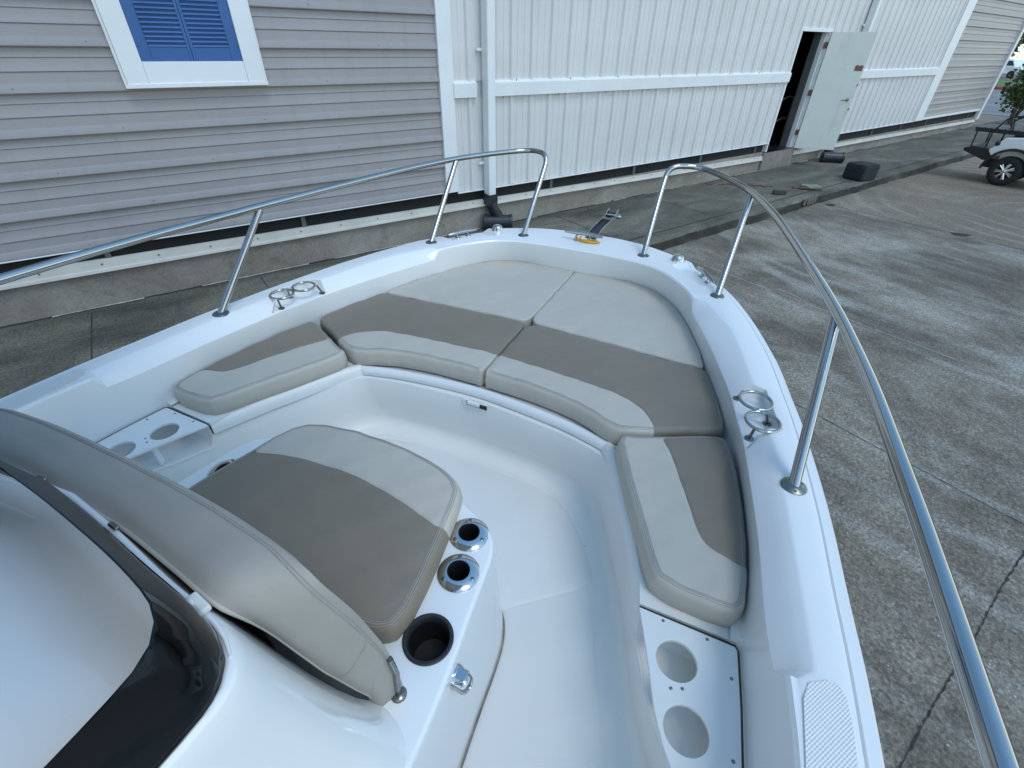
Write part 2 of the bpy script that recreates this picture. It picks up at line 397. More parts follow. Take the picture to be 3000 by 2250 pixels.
def station(Oo, COo, CIo, Wo, zco, zmid, zci, midf, drop=0.0, wz=-1.06, mid=None):
    Oo, COo, CIo, Wo = map(lambda p: np.array(p[:2], float), (Oo, COo, CIo, Wo))
    n = (COo - Oo); L = np.linalg.norm(n); n = n / L
    def P(p, z): return (p[0], p[1], z)
    md = COo * (1 - midf) + CIo * midf if mid is None else np.array(mid)
    nw = (CIo - COo); nw = nw / np.linalg.norm(nw)
    g2 = Oo + n * .030
    r = [P(Oo + n * .018, G - .075), P(Oo + n * .003, G - .060), P(Oo - n * .001, G - .035 - drop), P(Oo, G - .014 - drop), P(Oo + n * .008, G - .006 - drop),
         P(g2 - n * .004, G - .006 - drop), P(g2, G - .015 - drop), P(g2 + n * .004, G - .001 - drop), P(g2 + n * .010, G - drop),
         P(Oo + n * L * .60, G - drop), P(Oo + n * L * .68, G),
         P(COo - n * .006, zco), P(COo + nw * .003, zco - .002 if midf else zco), P(md, zmid), P(CIo - nw * .006, zci + (.003 if midf and mid is None else .0)), P(CIo + nw * .0, zci - .004), P(CIo * .96 + Wo * .04 + nw * .001, zci - .016)]
    r += [P(CIo * .55 + Wo * .45, (zci + wz) / 2), P(Wo, wz + .03), P(Wo + nw * .006, wz + .008), P(Wo + nw * .024, wz)]
    return r
for i in range(NB):
    o_, i_, w_ = ob[i], ib[i], wb[i]
    n = (o_ - i_); n = n / np.linalg.norm(n)
    drop = 0.0
    t = 1.0 if (o_[0] > .585 and o_[1] > 2.19) else 0.0
    if o_[0] > .50 and o_[0] <= .585: t = 0.0
    drop = .020 * t
    co = i_ + n * .022
    if i > NB - 4: co = i_ + n * (.022 + .027 * (i - NB + 4) / 3)
    sts.append(station(o_, co, i_, w_, G, G - .001, G - .004, .5, drop))
# chamfered side, from bow to stern
def side_st(y, chamfer=1.0, ring=0, yi=None, wz=-1.06):
    yi = y if yi is None else yi
    O_, W_ = (fO(y), y), (fW(yi), yi)
    ci = (fCI(yi), yi)
    if ring: 
        co = (fCO(y) + .036, y)
        return station(O_, co, ci, W_, G, G - .040, G - .043, .5, 0, wz, mid=(co[0] - .004, y))
    if chamfer <= 0:
        co = (ci[0] + .022, y)
        return station(O_, co, ci, W_, G, G - .001, G - .004, .5, 0, wz)
    co = (fCO(y), y)
    return station(O_, co, ci, W_, G, G - .0225 * chamfer, G - .045 * chamfer, .5, 0, wz)
def wzf(y): return -1.06 if y > .668 else -1.163
for y in np.linspace(1.952, 1.43, 15): sts.append(side_st(float(y)))
sts.append(side_st(1.420, yi=1.388)); sts.append(side_st(1.408, ring=1, yi=1.380))
for y in np.linspace(1.37, 1.25, 4): sts.append(side_st(float(y), ring=1, yi=float(y) - (1.37 - y) * .3))
sts.append(side_st(1.222, ring=1, yi=1.150)); sts.append(side_st(1.212, yi=1.138))
for y in np.linspace(1.10, .69, 12): sts.append(side_st(float(y)))
sts.append(side_st(.672)); 
for y in (.662, .62, .58, .552): sts.append(side_st(y, wz=-1.163))
sts.append(side_st(.528, chamfer=0, wz=-1.163))
for y in list(np.linspace(.50, 0, 9)) + [-.25, -.6, -1.0, -1.6, -2.2, -2.6]: sts.append(side_st(float(y), chamfer=0, wz=-1.163))
full = [[(-p[0], p[1], p[2]) for p in st] for st in sts[::-1]][:-1] + sts
mb = MB(); mb.rows([[W(*p) for p in st] for st in full])
obj('deck_moulding', mb, 'gelcoat', boat, smooth=32, bevel=None)
# hull
mb = MB(); rows = []
osh = [(p[0], p[1]) for p in ob] + [(fO(float(y)), float(y)) for y in np.linspace(1.9, -2.6, 24)]
osh = [(-a, b) for a, b in osh[::-1]][:-1] + osh
zb = -H / S + .02
for zf, sx, yb in ((0, 1.0, 0), (.12, .985, .01), (.35, .95, .05), (.6, .88, .16), (.8, .78, .32), (1.0, .03, .75)):
    z = (G - .075) * (1 - zf) + zb * zf
    row = []
    for x, y in osh:
        fwd = max(0, (y - .9) / 1.7); x2 = x * sx * (1 - fwd * zf * .55); y2 = y - fwd ** 1.5 * yb * 1.1
        zz_ = z if zf < 1 else zb + max(0, fwd - .35) * .42
        row.append(W(x2 * .995, y2 - .004 * fwd, zz_ + (fwd * .12 * zf if zf < 1 else 0)))
    rows.append(row)
mb.rows(rows); n = len(osh)
mb.add([r[0] for r in rows] + [r[-1] for r in rows], [tuple([i, i + 1, len(rows) + i + 1, len(rows) + i]) for i in range(len(rows) - 1)])
obj('hull', mb, 'gelcoat', boat, smooth=40)
# stern closure
mb = MB(); mb.box(W(0, -2.58, (G - 1.36) / 2 - .02), (2.04 * S, .06, (1.36 + G + .0) * S)); obj('transom', mb, 'gelcoat', boat, bevel=.01)

# cockpit liner: bench tops, tub walls, sole
T_path = [(0, 1.224), (.17, 1.210), (.34, 1.192), (.43, 1.172), (.485, 1.155), (.520, 1.128), (.545, 1.095), (.572, 1.050), (.626, .945), (.679, .833), (.718, .733), (.745, .672)]
B_path = [(0, 1.212), (.17, 1.209), (.30, 1.201), (.385, 1.186), (.445, 1.166), (.492, 1.128), (.520, 1.085), (.548, 1.035), (.600, .930), (.655, .820), (.696, .735), (.722, .664)]
def walls(Tp, Bp, zt, zb_, f=.045, n=4):
    Tn = cr(Tp, n); Bn = cr(Bp, n); out = []
    N = len(Bn); ins = []
    for i in range(N):
        a = Bn[max(0, i - 1)]; b = Bn[min(N - 1, i + 1)]; t = (b - a) / np.linalg.norm(b - a); nrm = np.array([t[1], -t[0]])
        ins.append(nrm)
    # nrm points towards the cockpit
    zt = np.array([q[0] for q in cr([(z,) for z in zt], n)])
    def row(f1, off, z):
        z = np.broadcast_to(z, (N,)); return [(*(Tn[i] * (1 - f1) + (Bn[i]) * f1 + ins[i] * off), z[i]) for i in range(N)]
    dz = zt - zb_
    out.append(row(0, -.035, zt - .0)); out.append(row(0, -.002, zt)); out.append(row(0, 0, zt - .003)); out.append(row(.25, -.002, zt - dz * .3)); out.append(row(.55, -.006, zt - dz * .6))
    out.append(row(.8, -.022, zb_ + f * 1.15)); out.append(row(.95, -.014, zb_ + f * .55)); out.append(row(1, 0, zb_ + f * .16)); out.append(row(1, .026, zb_ + .002)); out.append(row(1, .055, zb_))
    return out
mb = MB()
T2 = [(.749, .645), (.763, .618), (.796, .539), (.830, .478), (.873, .420), (.925, .335), (.955, .22), (.972, 0), (.985, -.6), (.985, -2.56)]
B2 = [(.735, .632), (.750, .600), (.783, .520), (.815, .455), (.856, .385), (.900, .295), (.925, .18), (.94, -.03), (.95, -.6), (.95, -2.56)]
ZT_ = [-1.106] * (len(T_path) - 2) + [-1.107, -1.118] + [-1.160] + [-1.163] * (len(T2) - 1)
rw = walls(T_path + T2, B_path + B2, ZT_, -1.36)
for sgn in (1, -1): mb.rows([[W(sgn * p[0], p[1], p[2]) for p in r] for r in rw])
for sgn in (1, -1):
    # pocket floor and its front wall
    tt = cr([(.7475, .652)] + T2, 4)
    mb.rows([[W(sgn * (p[0] - .004), p[1], -1.167) for p in tt], [W(sgn * (p[0] + .006), p[1], -1.1635) for p in tt], [W(sgn * max(p[0] + .02, fW(min(p[1], .66)) - .012), min(p[1], .671), -1.163) for p in tt]])
    mb.rows([[W(sgn * x, .668 - d, z) for x in np.linspace(.750, .96, 5)] for d, z in ((.0, -1.075), (.0, -1.14), (.008, -1.156), (.024, -1.163))])
obj('cockpit_liner', mb, 'gelcoat_cream', boat, smooth=50)
# sole
mb = MB()
bi = [r for r in rw[-1]]
half = [(p[0], p[1]) for p in bi]
poly = half + [(-x, y) for x, y in half[::-1]][:-1]
poly = [poly[i] for i in range(len(poly)) if i == 0 or math.dist(poly[i], poly[i - 1]) > .002]
mb.plate(poly, [], -1.40, -1.3605, T=W)
wedge = [(-.34, .62), (.35, .62), (.418, .691), (.604, .846), (.585, .90), (.47, 1.05), (.36, 1.135), (0, 1.15), (-.36, 1.135), (-.47, 1.05), (-.6, .88), (-.604, .846), (-.418, .691)]
wo = chaikin(wedge, 1)
mb.rows([[W(p[0], p[1], -1.3600) for p in wo], [W(p[0] * .985, (p[1] - .9) * .96 + .9 + .004, -1.3555) for p in wo]], closed=True)
mb.plate([(p[0] * .985, (p[1] - .9) * .96 + .904) for p in wo], [], None, -1.3555, T=W)
obj('sole', mb, 'gelcoat_cream', boat, smooth=60)
# bench tops
LS = [(.500, 1.178), (.522, 1.142), (.566, 1.068), (.621, .946), (.674, .833), (.713, .733), (.740, .669)]
ls = cr(LS, 5)
for sgn in (1, -1):
    mb = MB(); rws = []
    for off, z in ((-.004, -1.112), (-.004, -1.095), (.000, -1.080), (.008, -1.070), (.018, -1.066), (.030, -1.068), (.036, -1.073), (.06, -1.073)):
        rws.append([W(sgn * (p[0] + off), p[1] + off * .3, z) for p in ls])
    rws.append([W(sgn * (fW(min(max(float(p[1]), .67), 1.9)) + .01), p[1] + .02, -1.070) for p in ls])
    mb.rows(rws)
    # flat apron between cushion and storage panel
    mb.plate([(sgn * x, y) for x, y in ((.738, .669), (.965, .672), (.968, .74), (.72, .74))], [], -1.078, -1.0665, T=W)
    obj('side_bench', mb, 'gelcoat_cream', boat, smooth=50)
for sgn in (1, -1):
    mb = MB(); mb.plate([(sgn * x, y) for x, y in ((.60, 1.05), (.72, .752), (.745, .712), (.93, .700), (.945, .76), (.94, 1.0), (.70, 1.13))], [], None, -1.0655, T=W)
    obj('bench_mat', mb, 'nonskid_bench', boat)
# bow locker lid
LT = [(-.552, 1.190), (-.530, 1.166), (-.500, 1.166), (-.45, 1.180), (-.34, 1.205), (-.17, 1.228), (0, 1.238), (.17, 1.226), (.34, 1.205), (.45, 1.180), (.500, 1.166), (.530, 1.166), (.552, 1.190)]
lt = cr(LT, 6); N = len(lt); nr = []
for i in range(N):
    a = lt[max(0, i - 1)]; b = lt[min(N - 1, i + 1)]; t = (b - a) / np.linalg.norm(b - a); nr.append(np.array([-t[1], t[0]]))
mb = MB(); rws = []
for off, z in ((.03, -1.104), (.004, -1.104), (.0, -1.100), (.0, -1.086), (.004, -1.076), (.013, -1.069), (.022, -1.069), (.030, -1.076), (.08, -1.077)):
    rws.append([W(*(lt[i] + nr[i] * off), z) for i in range(N)])
mb.rows(rws)
lid = [(-.55, 1.20), (-.34, 1.25), (0, 1.28), (.34, 1.25), (.55, 1.20), (.70, 1.30), (.84, 1.36)] + [(fW(y) + .01, y) for y in (1.5, 1.7, 1.9)]
lid += [(p[0], p[1]) for p in wb[::-1]]
lid = lid + [(-x, y) for x, y in lid[::-1] if abs(x) > .02 and y > 1.29]
mb.plate(lid, [], None, -1.0775, T=W)
obj('locker_lid', mb, 'gelcoat', boat, smooth=50)
# latch in the locker face
mb = MB(); 
def framebox(cx, cy, w, d, h, z, mi=0): mb.box(W(cx, cy, z), (w * S, d * S, h * S), mi=mi)
framebox(-.01, 1.2165, .105, .006, .028, -1.121, 0); framebox(.0, 1.2135, .088, .004, .020, -1.119, 1); framebox(-.012, 1.210, .052, .010, .013, -1.114, 0)
obj('locker_latch', mb, ['gelcoat_cream', 'black_hole'], boat, bevel=.002)

# storage trays with drink holes
cup1 = (.8371, .5758); cup2 = (.8752, .4545)
tp = [(.738, .660), (.765, .592), (.792, .520), (.812, .463), (.838, .412), (.862, .378), (.905, .318), (.94, .27), (.985, .262), (.976, .438), (.9675, .540), (.954, .650), (.949, .660)]
for sgn, nm in ((1, 'starboard'), (-1, 'port')):
    o2 = [(sgn * x, y) for x, y in tp]
    mb = MB(); mb.plate(o2, [circ(sgn * cup1[0], cup1[1], .0430), circ(sgn * cup2[0], cup2[1], .0435)], -1.075, -1.0655, T=W)
    leg = MB(); leg.box(W(sgn * .822, .520, -1.12), (.010, .024, .083 * S), Matrix.Rotation(R(-25 * sgn), 3, 'Z'))
    tray = obj('storage_panel', mb, 'panel_white', boat, smooth=30, bevel=.0012)
    obj('support_leg', leg, 'panel_white', tray, bevel=.003)
    for (x, y) in ((.8914, .6506), (.7949, .6506), (.9469, .5889), (.8569, .5251), (.8353, .5158), (.961, .4412), (.955, .30)):
        s_ = MB(); s_.lathe([(.0001, .0014), (.0026, .0012), (.0038, .0005), (.0042, -.0004)], W(sgn * x, y, -1.0655), n=12)
        obj('screw', s_, 'stainless_worn', tray, smooth=40)
    gap_line = MB(); gap_line.tube([W(sgn * x, y, -1.0672) for x, y in ((.738, .6625), (.949, .6635), (.9565, .655), (.970, .54), (.9785, .438), (.987, .27))], .0021, 6)
    obj('panel_gap_shade', gap_line, 'gap_dark', tray)  # dark tube standing in for the shaded gap round the panel
# non-skid step pads on the side decks
for sgn in (1, -1):
    pd = [(1.012, -.4), (1.010, .50), (1.018, .528), (1.045, .545), (1.066, .545), (1.076, .530), (1.081, .49), (1.090, .2), (1.093, -.4)]
    mb = MB(); pp = [(sgn * x, y) for x, y in pd]; mb.plate(pp, [], G - .002, G + .0022, T=W)
    obj('step_pad', mb, 'nonskid_pad' if sgn > 0 else 'nonskid_bench', boat, bevel=.002)
# joint strip in the liner wall
for sgn in (1, -1):
    mb = MB(); mb.tube([W(sgn * .9665, .66, -1.02), W(sgn * .970, .655, -.965), W(sgn * .968, .652, -.925)], .0010, 6)
    obj('liner_joint', mb, 'stitch', boat)

# hardtop over the helm, carried on four legs beside the console
mb = MB(); hp = chaikin([(-.74, .30), (-.64, .42), (.64, .42), (.74, .30), (.74, -1.9), (.64, -2.0), (-.64, -2.0), (-.74, -1.9)], 2)
hp = [tuple(p) for p in hp]
mb.rows([[W(x * k, (y + 1) * k - 1, z) for x, y in hp] for k, z in ((.90, .685), (.97, .680), (1, .695), (1, .715), (.97, .732), (.85, .745), (.5, .755), (.02, .758))], closed=True)
mb.plate([(x * .90, (y + 1) * .90 - 1) for x, y in hp], [], None, .685, T=W)
obj('hardtop', mb, 'gelcoat', boat, smooth=50)
for sgn in (1, -1):
    for y0, y1 in ((-.42, -.50), (-.95, -1.25)):
        l = MB(); l.tube([W(sgn * .56, y0, -1.36), W(sgn * .57, y0, -.6), W(sgn * .60, y1, .69)], .022, 14); obj('hardtop_leg', l, 'stainless', boat, smooth=50)
# ---- bow rails
rail = [(.330, 2.57, -.645), (.330, 2.640, -.565), (.333, 2.668, -.530), (.348, 2.685, -.508), (.375, 2.705, -.498), (.42, 2.738, -.499), (.465, 2.755, -.502), (.515, 2.735, -.505), (.585, 2.655, -.507), (.663, 2.535, -.509), (.743, 2.385, -.512), (.835, 2.10, -.517), (.905, 1.80, -.524), (.960, 1.52, -.530), (.998, 1.30, -.534), (1.020, 1.12, -.536), (1.034, .95, -.535), (1.044, .75, -.535), (1.053, .57, -.537), (1.061, .33, -.54), (1.068, 0, -.54), (1.07, -.5, -.54), (1.065, -.75, -.55), (1.062, -.82, -.60), (1.060, -.86, -.75), (1.060, -.88, G)]
for sgn in (1, -1):
    mb = MB(); p = [(.334, 2.385, G)] + rail
    mb.tube([W(sgn * q[0], q[1], q[2]) for q in cr(p, 7)], .0148, 18)
    br = obj('bow_rail', mb, 'stainless', boat, smooth=50)
    for a, b in (((.724, 2.053, G), (.745, 2.385, -.520)), ((1.004, 1.002, G), (.999, 1.300, -.545))):
        l = MB(); l.tube([W(sgn * a[0], a[1], a[2]), W(sgn * b[0], b[1], b[2])], .0145, 18); obj('stanchion', l, 'stainless', br, smooth=50)
    for a in ((.334, 2.383), (.724, 2.053), (1.004, 1.002), (1.06, -.88)):
        f = MB(); f.lathe([(.001, .009), (.014, .009), (.017, .007), (.030, .004), (.033, .001), (.033, -.002)], W(sgn * a[0], a[1], G), n=28)
        for k in range(3):
            an = k * 2.094 + .6; f.lathe([(.0001, .0072), (.003, .0068), (.0042, .005)], Vector(W(sgn * a[0], a[1], G)) + Vector((.024 * math.cos(an), .024 * math.sin(an), 0)), n=10)
        obj('base_flange', f, 'stainless_worn', br, smooth=35)
# ---- cleats
def cleat(c, d, L, hgt, name='cleat'):
    c = Vector(c); d = Vector(d).normalized(); sd = Vector((0, 0, 1)).cross(d); mb = MB()
    pts = [c + d * (L * t) + Vector((0, 0, hgt * (1 - .12 * abs(2 * t) ** 2))) for t in np.linspace(-.5, .5, 11)]
    mb.tube(pts, [.006 + .0058 * (1 - (abs(2 * t)) ** 3) for t in np.linspace(-.5, .5, 11)], 12)
    for t in (-.16, .16):
        b = c + d * (L * t * 1.15); mb.tube([b + Vector((0, 0, 0)), b + Vector((0, 0, hgt * .5)), c + d * (L * t) + Vector((0, 0, hgt * .95))], [.011, .006, .0075], 12)
        mb.lathe([(.0001, .006), (.012, .005), (.017, .0015), (.018, -.001)], b, n=16)
    obj(name, mb, 'stainless', boat, smooth=50)
cleat(W(-.008, 2.445, G), (1, -.02, 0), .235, .046)
for sgn in (1, -1): cleat(W(sgn * .652, 2.262, G - .020), (sgn * .10, -.178, 0), .20, .030)
# yellow strap on the bow cleat
mb = MB(); c0 = Vector(W(0.01, 2.440, G + .022))
mb.tube([c0 + Vector((-.045 + .02 * math.cos(a), .012 * math.sin(a) * 1.2, .004 + .024 * math.sin(a + .8))) for a in np.linspace(0, 6.28, 18)], .0045, 8, closed=True)
mb.tube([c0 + Vector(p) for p in ((-.05, .0, -.012), (-.03, -.006, -.016), (.0, -.016, -.014), (.05, -.012, -.017), (.085, .006, -.016))], [.004, .009, .010, .009, .004], 8)
mb.add([c0 + Vector(p) for p in ((-.03, -.015, -.0205), (.0, -.025, -.0205), (.06, -.012, -.0205), (.07, .016, -.0205), (.02, .020, -.0205), (-.03, .01, -.0205))] + [c0 + Vector(p) for p in ((-.03, -.015, -.017), (.0, -.025, -.015), (.06, -.012, -.014), (.07, .016, -.010), (.02, .020, -.012), (-.03, .01, -.017))],
       [(5, 4, 3, 2, 1, 0), (6, 7, 8, 9, 10, 11), (0, 1, 7, 6), (1, 2, 8, 7), (2, 3, 9, 8), (3, 4, 10, 9), (4, 5, 11, 10), (5, 0, 6, 11)])
obj('strap', mb, 'yellow_strap', None, smooth=50, label='yellow tag strap looped round the bow cleat', cat='strap')
# anchor roller
mb = MB(); a = Vector(W(.02, 2.50, G + .004)); b = Vector(W(.035, 2.90, G + .012)); d = (b - a); L = d.length; d.normalize(); sd = Vector((d.y, -d.x, 0)).normalized(); up = sd.cross(d)
for k in (-1, 1):
    pl = []
    for t, zt in ((0, .012), (.25, .032), (.8, .036), (.92, .060), (.99, .062), (1.02, .03), (1.0, .0)): pl.append((t, zt))
    q = [a + d * (L * t) + sd * (k * .030) + up * z for t, z in pl] + [a + d * (L * t) + sd * (k * .030) for t in (1.0, 0)]
    q2 = [p + sd * (k * .004) for p in q]; n = len(q)
    mb.add(q + q2, [tuple(range(n)), tuple(range(n, 2 * n))[::-1]] + [(i, (i + 1) % n, n + (i + 1) % n, n + i) for i in range(n)])
mb.box(a + d * (L * .42) + up * .002, (.062, L * .86, .004), Matrix((sd, d, up)).transposed(), 1)  # dark floor: the channel's dim reflection put into the colour
rl = obj('anchor_roller', mb, ['chrome', 'rubber_shade_dark'], boat, smooth=30, bevel=.001)
m2 = MB(); rc = a + d * (L * .97) + up * .022; m2.lathe([(.001, -.026), (.022, -.026), (.014, 0), (.022, .026), (.001, .026)], rc, sd, n=20); obj('roller_wheel', m2, 'rubber_shade_dark', rl, smooth=40)
m2 = MB(); m2.lathe([(.0005, .05), (.006, .05), (.007, .032), (.007, -.036), (.0005, -.036)], a + d * (L * .86) + up * .035, sd, n=12); m2.lathe([(.0005, .0), (.013, .004), (.016, .02), (.004, .034), (.0005, .036)], a + d * (L * .86) + up * .030 + sd * .036, sd, n=14)
obj('retaining_pin', m2, 'stainless', rl, smooth=40)
# navigation lights
for sgn in (1, -1):
    c = W(sgn * .502, 2.396, G); mb = MB()
    mb.lathe([(.037, -.001), (.037, .003), (.034, .008), (.031, .018), (.025, .027), (.014, .032), (.0005, .033)], c, n=26)
    nl = obj('navigation_light', mb, 'chrome', boat, smooth=40)
    m2 = MB(); fw = Vector((sgn * .35, .93, 0)).normalized(); m2.lathe([(.0005, .006), (.010, .005), (.013, .0)], Vector(c) + fw * .027 + Vector((0, 0, .016)), fw, n=16); obj('lens', m2, 'car_glass', nl, smooth=40)
    m2 = MB(); bk = Vector((-sgn * .35, -.93, .3)).normalized(); m2.lathe([(.0005, .003), (.0035, .002), (.004, 0)], Vector(c) + bk * .0315 + Vector((0, 0, .012)), bk, n=10); obj('screw', m2, 'stainless_worn', nl)
# ring cup holders in the deck recess
for sgn in (1, -1):
    hz = G + .0; posts = [((.861, 1.381), (.868, 1.368)), ((.949, 1.285), (.938, 1.272)), ((.905, 1.194), (.908, 1.190))]
    mb = MB(); mb.tube([W(sgn * (.906 + .0455 * math.cos(t)), 1.331 + .0455 * math.sin(t), hz) for t in np.linspace(0, 2 * math.pi, 37)[:-1]], .0056, 12, closed=True)
    h = obj('ring_cup_holder', mb, 'stainless', boat, smooth=60)
    mb = MB(); mb.tube([W(sgn * (.928 + .0455 * math.cos(t)), 1.232 + .0455 * math.sin(t), hz + .001) for t in np.linspace(0, 2 * math.pi, 37)[:-1]], .0056, 12, closed=True)
    obj('ring', mb, 'stainless', h, smooth=60)
    for (bx_, by_), (tx, ty) in posts:
        p = MB(); p.tube([W(sgn * bx_, by_, G - .042), W(sgn * bx_, by_, G - .036), W(sgn * tx, ty, hz - .002)], [.0055, .0045, .0045], 10)
        p.lathe([(.0005, .005), (.010, .005), (.014, .003), (.014, -.001)], W(sgn * bx_, by_, G - .0425), n=18); obj('post', p, 'stainless_worn', h, smooth=40)

# ---- console
LG = [(0, .712), (.10, .706), (.19, .688), (.265, .662), (.338, .632), (.381, .604), (.405, .560), (.416, .500), (.428, .419), (.441, .344), (.450, .284), (.457, .227), (.462, .170), (.466, .10), (.472, 0), (.48, -.3), (.48, -1.0)]
LB = [(0, .745), (.12, .738), (.22, .720), (.30, .695), (.355, .668), (.398, .628), (.424, .570), (.436, .500), (.443, .425), (.451, .350), (.458, .290), (.464, .235), (.469, .17), (.474, .10), (.480, 0), (.49, -.3), (.49, -1.0)]
lg = cr(LG, 4); lb = cr(LB, 4)
def closehalf(h): return [(p[0], p[1]) for p in h] + [(-p[0], p[1]) for p in h[::-1]][:-1]
lgc, lbc = closehalf(lg), closehalf(lb)
def insetp(poly, d):
    n = len(poly); out = []; A = sum(poly[i][0] * poly[(i + 1) % n][1] - poly[(i + 1) % n][0] * poly[i][1] for i in range(n))
    sg = 1 if A > 0 else -1
    for i in range(n):
        a = poly[i - 1]; b = poly[(i + 1) % n]; t = np.array([b[0] - a[0], b[1] - a[1]]); L = np.linalg.norm(t)
        if L < 1e-9: out.append(poly[i]); continue
        t = t / L; out.append((poly[i][0] - sg * t[1] * d, poly[i][1] + sg * t[0] * d))
    return out
LZ = -.935
RH = [(.3605, .484), (.3325, .580)]      # rod holder centres
for i, (px_, py_) in enumerate(RH): pass
CUP = (.378, .338)
console = None
mb = MB()
holes = []
for sgn in (1, -1):
    for x, y in (RH if sgn > 0 else [(.346, .472)]): holes.append(circ(sgn * x, y, .024, 24))
    if sgn > 0: holes.append(circ(sgn * CUP[0], CUP[1], .042, 36))
top_in = insetp(lgc, .010)
mb.rows([[W(x, y, -1.352) for x, y in lbc]] + [[W(a[0] * (1 - f) + b[0] * f, a[1] * (1 - f) + b[1] * f, z) for a, b in zip(lbc, lgc)] for f, z in ((.12, -1.30), (.45, -1.15), (.8, -1.0), (.97, -.952), (1, -.944))] + [[W(x, y, z) for x, y in insetp(lgc, d)] for d, z in ((.002, -.939), (.006, -.936), (.010, LZ))], closed=True)
mb.plate(top_in, holes, None, LZ, T=W)
console = obj('console', mb, 'console_gel', boat, smooth=40)
mb = MB(); mb.rows([[W(x, y, z) for x, y in insetp(lbc, d)] for d, z in ((-.0045, -1.3605), (-.0045, -1.352), (.003, -1.351))], closed=True); obj('base_caulk', mb, 'caulk', console)
# rod holders, drink holders
for sgn in (1, -1):
    for x, y in (RH if sgn > 0 else [(.346, .472)]):
        mb = MB(); c = W(sgn * x, y, LZ)
        mb.lathe([(.0510, -.001), (.0510, .003), (.0485, .0055), (.038, .0095), (.030, .0115), (.0275, .0115), (.0262, .009)], c, n=44)
        mb.lathe([(.0262, .009), (.0250, .004), (.0240, -.20), (.0001, -.20)], c, n=44, mi=1)
        for k in range(3):
            an = R(-5) + k * 2.094; ra = .0395
            cc = Vector(c) + Vector((ra * math.cos(an), ra * math.sin(an), .0086)); ax = Vector((.25 * math.cos(an), .25 * math.sin(an), 1)).normalized()
            mb.lathe([(.0001, .0016), (.0035, .0014), (.0052, .0004), (.0056, -.001)], cc, ax, n=14, mi=2)
        obj('rod_holder', mb, ['chrome', 'black_hole', 'stainless_worn'], console, smooth=40)
    if sgn < 0: continue
    mb = MB(); c = W(sgn * CUP[0], CUP[1], LZ)
    mb.lathe([(.0545, -.001), (.0545, .003), (.052, .0055), (.047, .005), (.0445, .001), (.043, -.012)], c, n=48); mb.lathe([(.043, -.012), (.041, -.06), (.040, -.085), (.0001, -.087)], c, n=48, mi=1)
    obj('cup_holder', mb, ['rubber_shade_dark', 'black_hole'], console, smooth=40)
# chrome shower fitting on the console side
mb = MB(); c = Vector(W(.4475, .318, -.985)); ax = Vector((1, -.10, .02)).normalized()
mb.lathe([(.026, -.006), (.026, .002), (.024, .005), (.021, .010), (.021, .026), (.018, .033), (.0135, .036), (.0125, .034), (.0125, .026), (.0001, .025)], c, ax, n=26)
mb.box(c + ax * .014 + Vector((0, .004, .019)), (.026, .026, .010))
obj('side_fitting', mb, 'chrome', console, smooth=40, bevel=.0015)
# console head
HL = [(0, .232), (.10, .231), (.20, .226), (.29, .218), (.350, .211), (.400, .200), (.432, .184), (.452, .160), (.462, .10), (.468, 0), (.474, -.3), (.474, -1.0)]
HU = [(0, .128), (.089, .1195), (.15, .112), (.186, .107), (.24, .1005), (.275, .098), (.308, .0955), (.333, .091), (.356, .082), (.373, .066), (.3815, .045), (.384, .020), (.383, -.02), (.385, -.3), (.39, -1.0)]
hl = closehalf(resample(cr(HL, 6), 64)); hu = closehalf(resample(cr(HU, 6), 64))
mb = MB(); rws = []
for f, z, off in ((1.02, -.937, 0), (1.0, -.932, 0), (.97, -.925, 0), (.90, -.908, 0), (.78, -.87, 0), (.62, -.80, 0), (.45, -.715, 0), (.27, -.610, 0), (.16, -.545, 0), (.10, -.516, 0), (.05, -.501, 0), (.01, -.4985, 0), (-.03, -.500, 0), (-.045, -.506, 0)):
    rws.append([W(a[0] * f + b[0] * (1 - f), a[1] * f + b[1] * (1 - f), z) for a, b in zip(hl, hu)])
mb.rows(rws, closed=True)
# dash dome inside the windshield
cen = np.array([0, -.35])
for k, (f, z) in enumerate(((1.0, -.506), (.97, -.513), (.93, -.507), (.88, -.490), (.80, -.472), (.68, -.458), (.5, -.450), (.25, -.447), (.02, -.447))):
    base = hu; row = [W(cen[0] + (p[0] - cen[0]) * f * (1.0), cen[1] + (p[1] - cen[1]) * f, z) for p in base]
    if k: mb.rows([prev, row], closed=True)
    prev = row
obj('console_head', mb, 'console_gel', console, smooth=60)
# windshield: low raked tinted acrylic
WT = [(0, .096), (.1, .092), (.18, .086), (.24, .0805), (.29, .074), (.33, .066), (.357, .051), (.371, .026), (.3755, -.011), (.378, -.05), (.38, -.3), (.384, -.8)]
WB_ = [(0, .126), (.089, .1175), (.15, .110), (.186, .105), (.24, .0985), (.275, .096), (.308, .0935), (.331, .089), (.354, .080), (.3705, .0645), (.379, .044), (.3815, .020), (.381, -.3), (.385, -.8)]
def openrow(h): q = resample(cr(h, 6), 60); return [(-p[0], p[1]) for p in q[::-1]][:-1] + [(p[0], p[1]) for p in q]
wt_, wb_ = openrow(WT), openrow(WB_)
mb = MB(); rws = []
for f, d in ((0, 0), (.2, .006), (.45, .009), (.7, .007), (1, 0)):
    rws.append([W(b[0] * (1 - f) + a[0] * f, b[1] * (1 - f) + a[1] * f + d, -.503 + f * .103) for a, b in zip(wt_, wb_)])
rin = [[(p[0] * .994, (p[1] - .3) * .998 + .3 - .002, p[2] - .0005) for p in r] for r in rws]
mb.rows(rws + rin[::-1]); mb.rows([rin[0], rws[0]])
obj('windshield', mb, 'tinted_acrylic', console, smooth=60)
